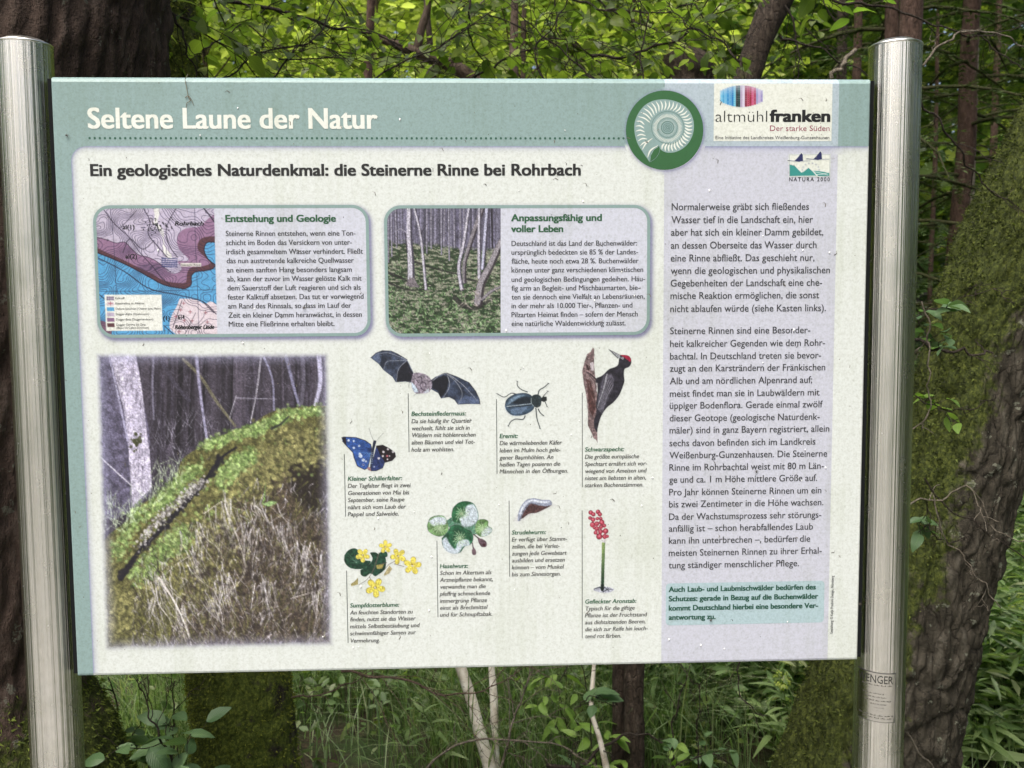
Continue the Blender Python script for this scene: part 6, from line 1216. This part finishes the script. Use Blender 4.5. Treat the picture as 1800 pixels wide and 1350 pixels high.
# ================================================================== GRASS AND UNDERGROWTH
def blades(n, box_, h0, h1, w, seed, cols, dens=None):
    r_ = np.random.default_rng(seed); x = r_.uniform(box_[0], box_[1], n); y = box_[2] + (box_[3] - box_[2]) * r_.random(n) ** 1.25
    cl = fbm(np.stack([x * 1.7, y * 1.7], -1), 2, seed); keep = r_.random(n) < np.clip((cl - .33) * 4, .12, 1); x, y = x[keep], y[keep]; n = len(x)
    z = ground_h(x, y) - .01; a_ = r_.uniform(0, 2 * np.pi, n) * .6 + 5 * cl[keep]; H = r_.uniform(h0, h1, n) * (.6 + .8 * cl[keep]); bend = r_.uniform(.15, 1.0, n) ** 1.2 * H
    d = np.stack([np.cos(a_), np.sin(a_), 0 * a_], -1); s_ = np.stack([-np.sin(a_), np.cos(a_), 0 * a_], -1); ww = w * r_.uniform(.6, 1.5, n)
    V = []
    for t in (0, .3, .6, .85, 1.0):
        c_ = np.stack([x, y, z], -1) + d * (bend * t ** 2.1)[:, None] + np.stack([0 * x, 0 * x, H * (t - .42 * t ** 3 * bend / H)], -1); wt = ww * (1 - t ** 2.2) * (.6 + t * .6)
        if t < 1: V += [c_ - s_ * wt[:, None], c_ + s_ * wt[:, None]]
        else: V += [c_]
    V = np.stack(V, 1); b = np.arange(n)[:, None] * 9
    F4 = np.concatenate([b + np.array([[2 * k, 2 * k + 1, 2 * k + 3, 2 * k + 2]]) for k in range(3)]); F3 = b + np.array([[6, 7, 8]])
    c = np.array(cols); cc = c[r_.integers(len(c), size=n)] * r_.uniform(.75, 1.25, n)[:, None]
    return mesh('grass', V.reshape(-1, 3), [F4, F3], np.repeat(cc, 9, 0), np.zeros((n * 9, 2)))
GC = [(.11, .18, .065), (.14, .22, .09), (.19, .28, .12), (.26, .34, .19), (.06, .11, .035), (.30, .34, .2)]
tag(link('grass', blades(52000, (-2.2, 3.2, 1.5, 6.0), .2, .62, .0024, 3, GC), LM_GRASS), kind='stuff')
tag(link('far_grass', blades(16000, (-7, 8, 5.5, 16), .3, .8, .008, 4, GC), LM_GRASS), kind='stuff')
tag(link('path_edge_grass', blades(9000, (-5, 5, -.5, 1.3), .06, .3, .003, 5, GC), LM_GRASS), kind='stuff')
def cards(n, pos, size, cols, seed, W=.36, flat_=.5, name='foliage', rnd_size=(.6, 1.4)):
    """leaf-sized faces at given points, two triangles folded on the midrib"""
    r_ = np.random.default_rng(seed); a_ = r_.uniform(0, 2 * np.pi, n); d = np.stack([np.cos(a_), np.sin(a_), r_.normal(-.15, .3, n)], -1); d /= np.linalg.norm(d, axis=1)[:, None]
    up = np.array([0, 0, 1.]) + r_.normal(0, flat_, (n, 3)); s_ = np.cross(up, d); s_ /= np.linalg.norm(s_, axis=1)[:, None] + 1e-9; u = np.cross(d, s_); L_ = (size * r_.uniform(*rnd_size, n))[:, None]
    m1 = pos + d * L_ * .35; V = np.stack([pos, m1 - s_ * L_ * W * .95 + u * L_ * .05, pos + d * L_ * .72 - s_ * L_ * W * .62, pos + d * L_ - u * L_ * .08, pos + d * L_ * .72 + s_ * L_ * W * .62, m1 + s_ * L_ * W * .95 + u * L_ * .05], 1)
    b = np.arange(n)[:, None] * 6; F = np.concatenate([b + np.array([[0, 1, 2, 3]]), b + np.array([[0, 3, 4, 5]])])
    c = np.array(cols); cc = c[r_.integers(len(c), size=n)] * r_.uniform(.8, 1.2, n)[:, None]; U = np.tile([[.5, 0], [0, .35], [.1, .72], [.5, 1], [.9, .72], [1, .35]], (n, 1))
    return mesh(name, V.reshape(-1, 3), F, np.repeat(cc, 6, 0), U)
YG = [(.24, .30, .06), (.31, .37, .09), (.42, .47, .17), (.15, .20, .045)]; MG = [(.09, .14, .035), (.12, .18, .045), (.16, .22, .06), (.06, .10, .025)]; DG = [(.025, .055, .014), (.035, .075, .018), (.05, .10, .025)]
def clumps(n, k, box_, spread, seed):
    r_ = np.random.default_rng(seed); c = np.stack([r_.uniform(box_[2 * i], box_[2 * i + 1], k) for i in range(3)], -1); i = r_.integers(k, size=n); return c[i] + r_.normal(0, 1, (n, 3)) * spread * np.array([1, 1, .35])
# leafy undergrowth over the ground
r_ = np.random.default_rng(77); x = r_.uniform(-2.5, 4.5, 26000); y = 1.6 + 7 * r_.random(26000) ** 1.3; cl = fbm(np.stack([x * 1.3, y * 1.3], -1), 2, 40); k_ = (r_.random(26000) < np.clip((cl - .4) * 5, .05, 1)); x, y, cl = x[k_], y[k_], cl[k_]
z = ground_h(x, y) + r_.uniform(.02, .45, len(x)) * (.4 + cl)
tag(link('undergrowth', cards(len(x), np.stack([x, y, z], -1), .042, MG + GC, 12, .3), LM_STUFF), kind='stuff')
x = r_.uniform(1.0, 4.5, 26000); y = 1.5 + 4 * r_.random(26000) ** 1.2; z = ground_h(x, y) + .62 * r_.random(26000) ** .6 * (.5 + fbm(np.stack([x * 1.5, y * 1.5], -1), 2, 4))
tag(link('herb_thicket', cards(26000, np.stack([x, y, z], -1), .085, GC + [(.2, .3, .1), (.26, .35, .15)], 13, .10), LM_STUFF), kind='stuff')

# ================================================================== WOODLAND BEHIND
def crown_tree(name, label, x, y, h, rad, seed, cols, n, size, group, z0=.5, mat=None, bk=None, r0=.05, lean=0, nclump=60, tr_h=None):
    z = float(ground_h(x, y)); t = empty(name, (x, y, z)); tag(t, label, 'tree', group); rnd = np.random.default_rng(seed); top = np.array([x + lean, y, z + h])
    P = wob([[x, y, z - .1], [x + lean * .3, y, z + h * .5], top], 24, .02 * h / 4, rnd); mb = MB(); mb.tube(P, np.linspace(r0, r0 * .25, 24), 9)
    c = []
    for i in range(nclump):
        f = rnd.uniform(z0, 1); p = P[min(23, int(f * 23))]; a_ = rnd.uniform(0, 6.28); rr_ = rad * (1.15 - .75 * f) * rnd.uniform(.25, 1); q_ = p + np.array([math.cos(a_) * rr_, math.sin(a_) * rr_, rnd.uniform(.05, .35) * rr_]); c.append(q_)
        if rr_ > .35: mb.tube(wob([p - [0, 0, .15], (p + q_) / 2 + [0, 0, .05], q_], 7, .03, rnd), np.linspace(r0 * .3 * (1 - .6 * f), .003, 7), 5)
    mb.build('trunk', bk or BK_DARK, t); c = np.array(c); i = rnd.integers(nclump, size=n); pos = c[i] + rnd.normal(0, 1, (n, 3)) * [rad * .16, rad * .16, rad * .06]
    link('crown', cards(n, pos, size, cols, seed + 1, .37, name='crown'), mat or LM_STUFF, t); return t
GB = 'young beeches in the clearing behind the board'
bt = [(-1.6, 4.2, 4.4, 1.3, YG, 'young beech with bright leaves behind the large left trunk'), (-.7, 5.2, 5.0, 1.5, YG, 'bright young beech above the board title'), (.3, 4.4, 4.6, 1.3, YG + MG, 'mid green young beech behind the top centre'), (1.2, 5.6, 5.4, 1.6, YG, 'yellow green beech behind the round emblem'),
      (-2.6, 6.8, 6, 1.9, YG, 'broad bright beech far left behind the trunks'), (-.1, 7.6, 6.4, 2.0, YG, 'sunlit beech furthest back in the centre'), (1.9, 7.8, 6.2, 1.9, MG, 'green beech beyond the logo'), (-1.3, 9.5, 7, 2.3, YG, 'tall pale beech at the back left of centre')]
tag(link('meadow_herbs', cards(0 or 16000, (lambda x, y, u: np.stack([x, y, ground_h(x, y) + .5 * u ** .7], -1))(r_.uniform(.4, 2.2, 16000), 1.7 + 2.6 * r_.random(16000), r_.random(16000)), .075, GC, 15, .16), LM_STUFF), kind='stuff')
for i, (x, y, h, rad, cols, lab) in enumerate(bt): crown_tree('beech', lab, x, y, h, rad, 200 + i, cols, 5200, .075 if y < 6 else .10, GB, .22, bk=BK_STEM, r0=.035)

def spruce(label, x, y, h, rad, seed, base_f=.08, r0=.06, nb=70, root=None):
    """spruce: whorls of sagging boughs carrying flat sprays of needles"""
    z = float(ground_h(x, y)); t = root or empty('spruce', (x, y, z)); rnd = np.random.default_rng(seed)
    if root is None:
        tag(t, label, 'tree', 'dark spruces at the right'); mb = MB(); mb.tube(wob([[x, y, z - .1], [x, y, z + h / 2], [x, y, z + h]], 16, .01, rnd), np.linspace(r0, .01, 16), 12); mb.build('trunk', BK_SPR, t)
    bm = MB(); V4 = []; cc = []
    for i in range(nb):
        f = base_f + (1 - base_f) * (i / nb); a_ = i * 2.4 + rnd.normal(0, .3); L_ = rad * (1 - f) ** .7 * rnd.uniform(.7, 1.15) + .1; p = np.array([x, y, z + h * f]); d = np.array([math.cos(a_), math.sin(a_), 0])
        q_ = [p + d * L_ * s_ + np.array([0, 0, .10 * L_ * s_ - .42 * L_ * s_ ** 2]) for s_ in np.linspace(0, 1, 7)]; q_ = wob(q_, 9, .015, rnd); bm.tube(q_, np.linspace(.012, .003, 9), 5)
        dead = f < .2 and rnd.random() < .6
        if dead: continue
        sd_ = np.array([-d[1], d[0], 0]); m = int(L_ / .045)
        for j in range(m):
            s_ = .15 + .85 * j / m; k = min(7, int(s_ * 8)); pp = q_[k]; bl = .30 * (1 - .55 * s_) * rnd.uniform(.6, 1.2) * min(1, L_)
            for e in (-1, 1):
                dd = d * .6 + sd_ * e * .8 + np.array([0, 0, rnd.normal(-.25, .15)]); dd /= np.linalg.norm(dd); w_ = np.cross(dd, [0, 0, 1.]); w_ /= np.linalg.norm(w_) + 1e-9; nn = max(3, int(bl / .03))
                g = rnd.uniform(.7, 1.3)
                for q in range(nn):
                    o = pp + dd * bl * q / nn + np.array([0, 0, -.12 * bl * (q / nn) ** 2])
                    for e2 in (-1, 1):
                        tip = o + dd * .032 + w_ * e2 * .026 * (1 - .4 * q / nn) + rnd.normal(0, .004, 3); V4.append((o - dd * .003, o + dd * .013, tip)); cc.append(g * (1 + .5 * (q > nn - 2)))
    bm.build('boughs', BK_DARK, t); V = np.array(V4).reshape(-1, 3); n = len(V4); col = np.array([.052, .082, .027])[None] * np.array(cc)[:, None]; link('needles', mesh('needles', V, np.arange(n * 3).reshape(-1, 3), np.repeat(col, 3, 0), np.zeros((n * 3, 2)), smooth=False), LM_SPRUCE, t)
    return t
for i, (px, y, h, rad, lab) in enumerate([(1560, 3.4, 6.5, 1.2, 'spruce behind the right post, boughs showing on both sides'), (1850, 4.6, 7.5, 1.5, 'dark spruce at the right picture edge'), (1585, 5.4, 7.0, 1.4, 'spruce behind the top of the right post'), (1500, 6.6, 8.5, 1.7, 'tall spruce behind the logo corner'), (1820, 7.0, 9.0, 1.8, 'spruce beyond the leaning tree'), (1745, 9.5, 10, 2.0, 'farthest spruce in the right hand gap')]): spruce(lab, at(px, 300, y)[0], y, h, rad, 300 + i, nb=72 if i == 0 else 52)
p_ = at(1690, 380, 3.8); spruce('', p_[0], 3.8, 6.0, 1.1, 320, nb=60, root=gap_spruce)

# the wood beyond: one mass of leaves on sloping ground, with a dark understorey
def wood_mass(name, n, r0, r1, a0, a1, zmax, size, cols, seed, spread=.9, k=260):
    r_ = np.random.default_rng(seed); a_ = np.radians(r_.uniform(a0, a1, k)); rr_ = r_.uniform(r0, r1, k); c = np.stack([np.sin(a_) * rr_, np.cos(a_) * rr_, zmax * r_.random(k) ** .9], -1); c[:, 2] += ground_h(c[:, 0], c[:, 1])
    i = r_.integers(k, size=n); pos = c[i] + r_.normal(0, 1, (n, 3)) * spread * [1, 1, .5]; return cards(n, pos, size, cols, seed + 1, .42, name=name)
tag(link('far_woodland', wood_mass('far_woodland', 30000, 12, 20, -55, 32, 11, .26, YG + MG, 51, k=300), LM_STUFF), kind='stuff')
tag(link('farthest_woodland', wood_mass('farthest_woodland', 38000, 22, 32, -60, 62, 15, .66, YG + MG, 52, 1.3, 520), LM_STUFF), kind='stuff')
tag(link('far_spruce_woodland', wood_mass('far_spruce_woodland', 16000, 12, 20, 8, 60, 13, .24, DG + MG[:2], 55, k=200), LM_STUFF), kind='stuff')
tag(link('unseen_wood_across_path', wood_mass('unseen_wood_across_path', 14000, 12, 19, 100, 262, 2.6, .34, MG + DG, 61, 1.0, 240), LM_STUFF), kind='stuff')  # out of view, kept low so the posts mirror bright sky above it

tag(link('unseen_wood_right_of_path', wood_mass('unseen_wood_right_of_path', 14000, 2.8, 6, 84, 138, 5.0, .16, MG + DG, 71, .5, 90), LM_STUFF), kind='stuff')  # out of view, added as a dark green band for the posts to mirror
tag(link('unseen_wood_left_of_path', wood_mass('unseen_wood_left_of_path', 9000, 4.5, 9, 252, 288, 4, .18, MG + DG, 73, .6, 90), LM_STUFF), kind='stuff')  # out of view, added for the reflections in the steel posts
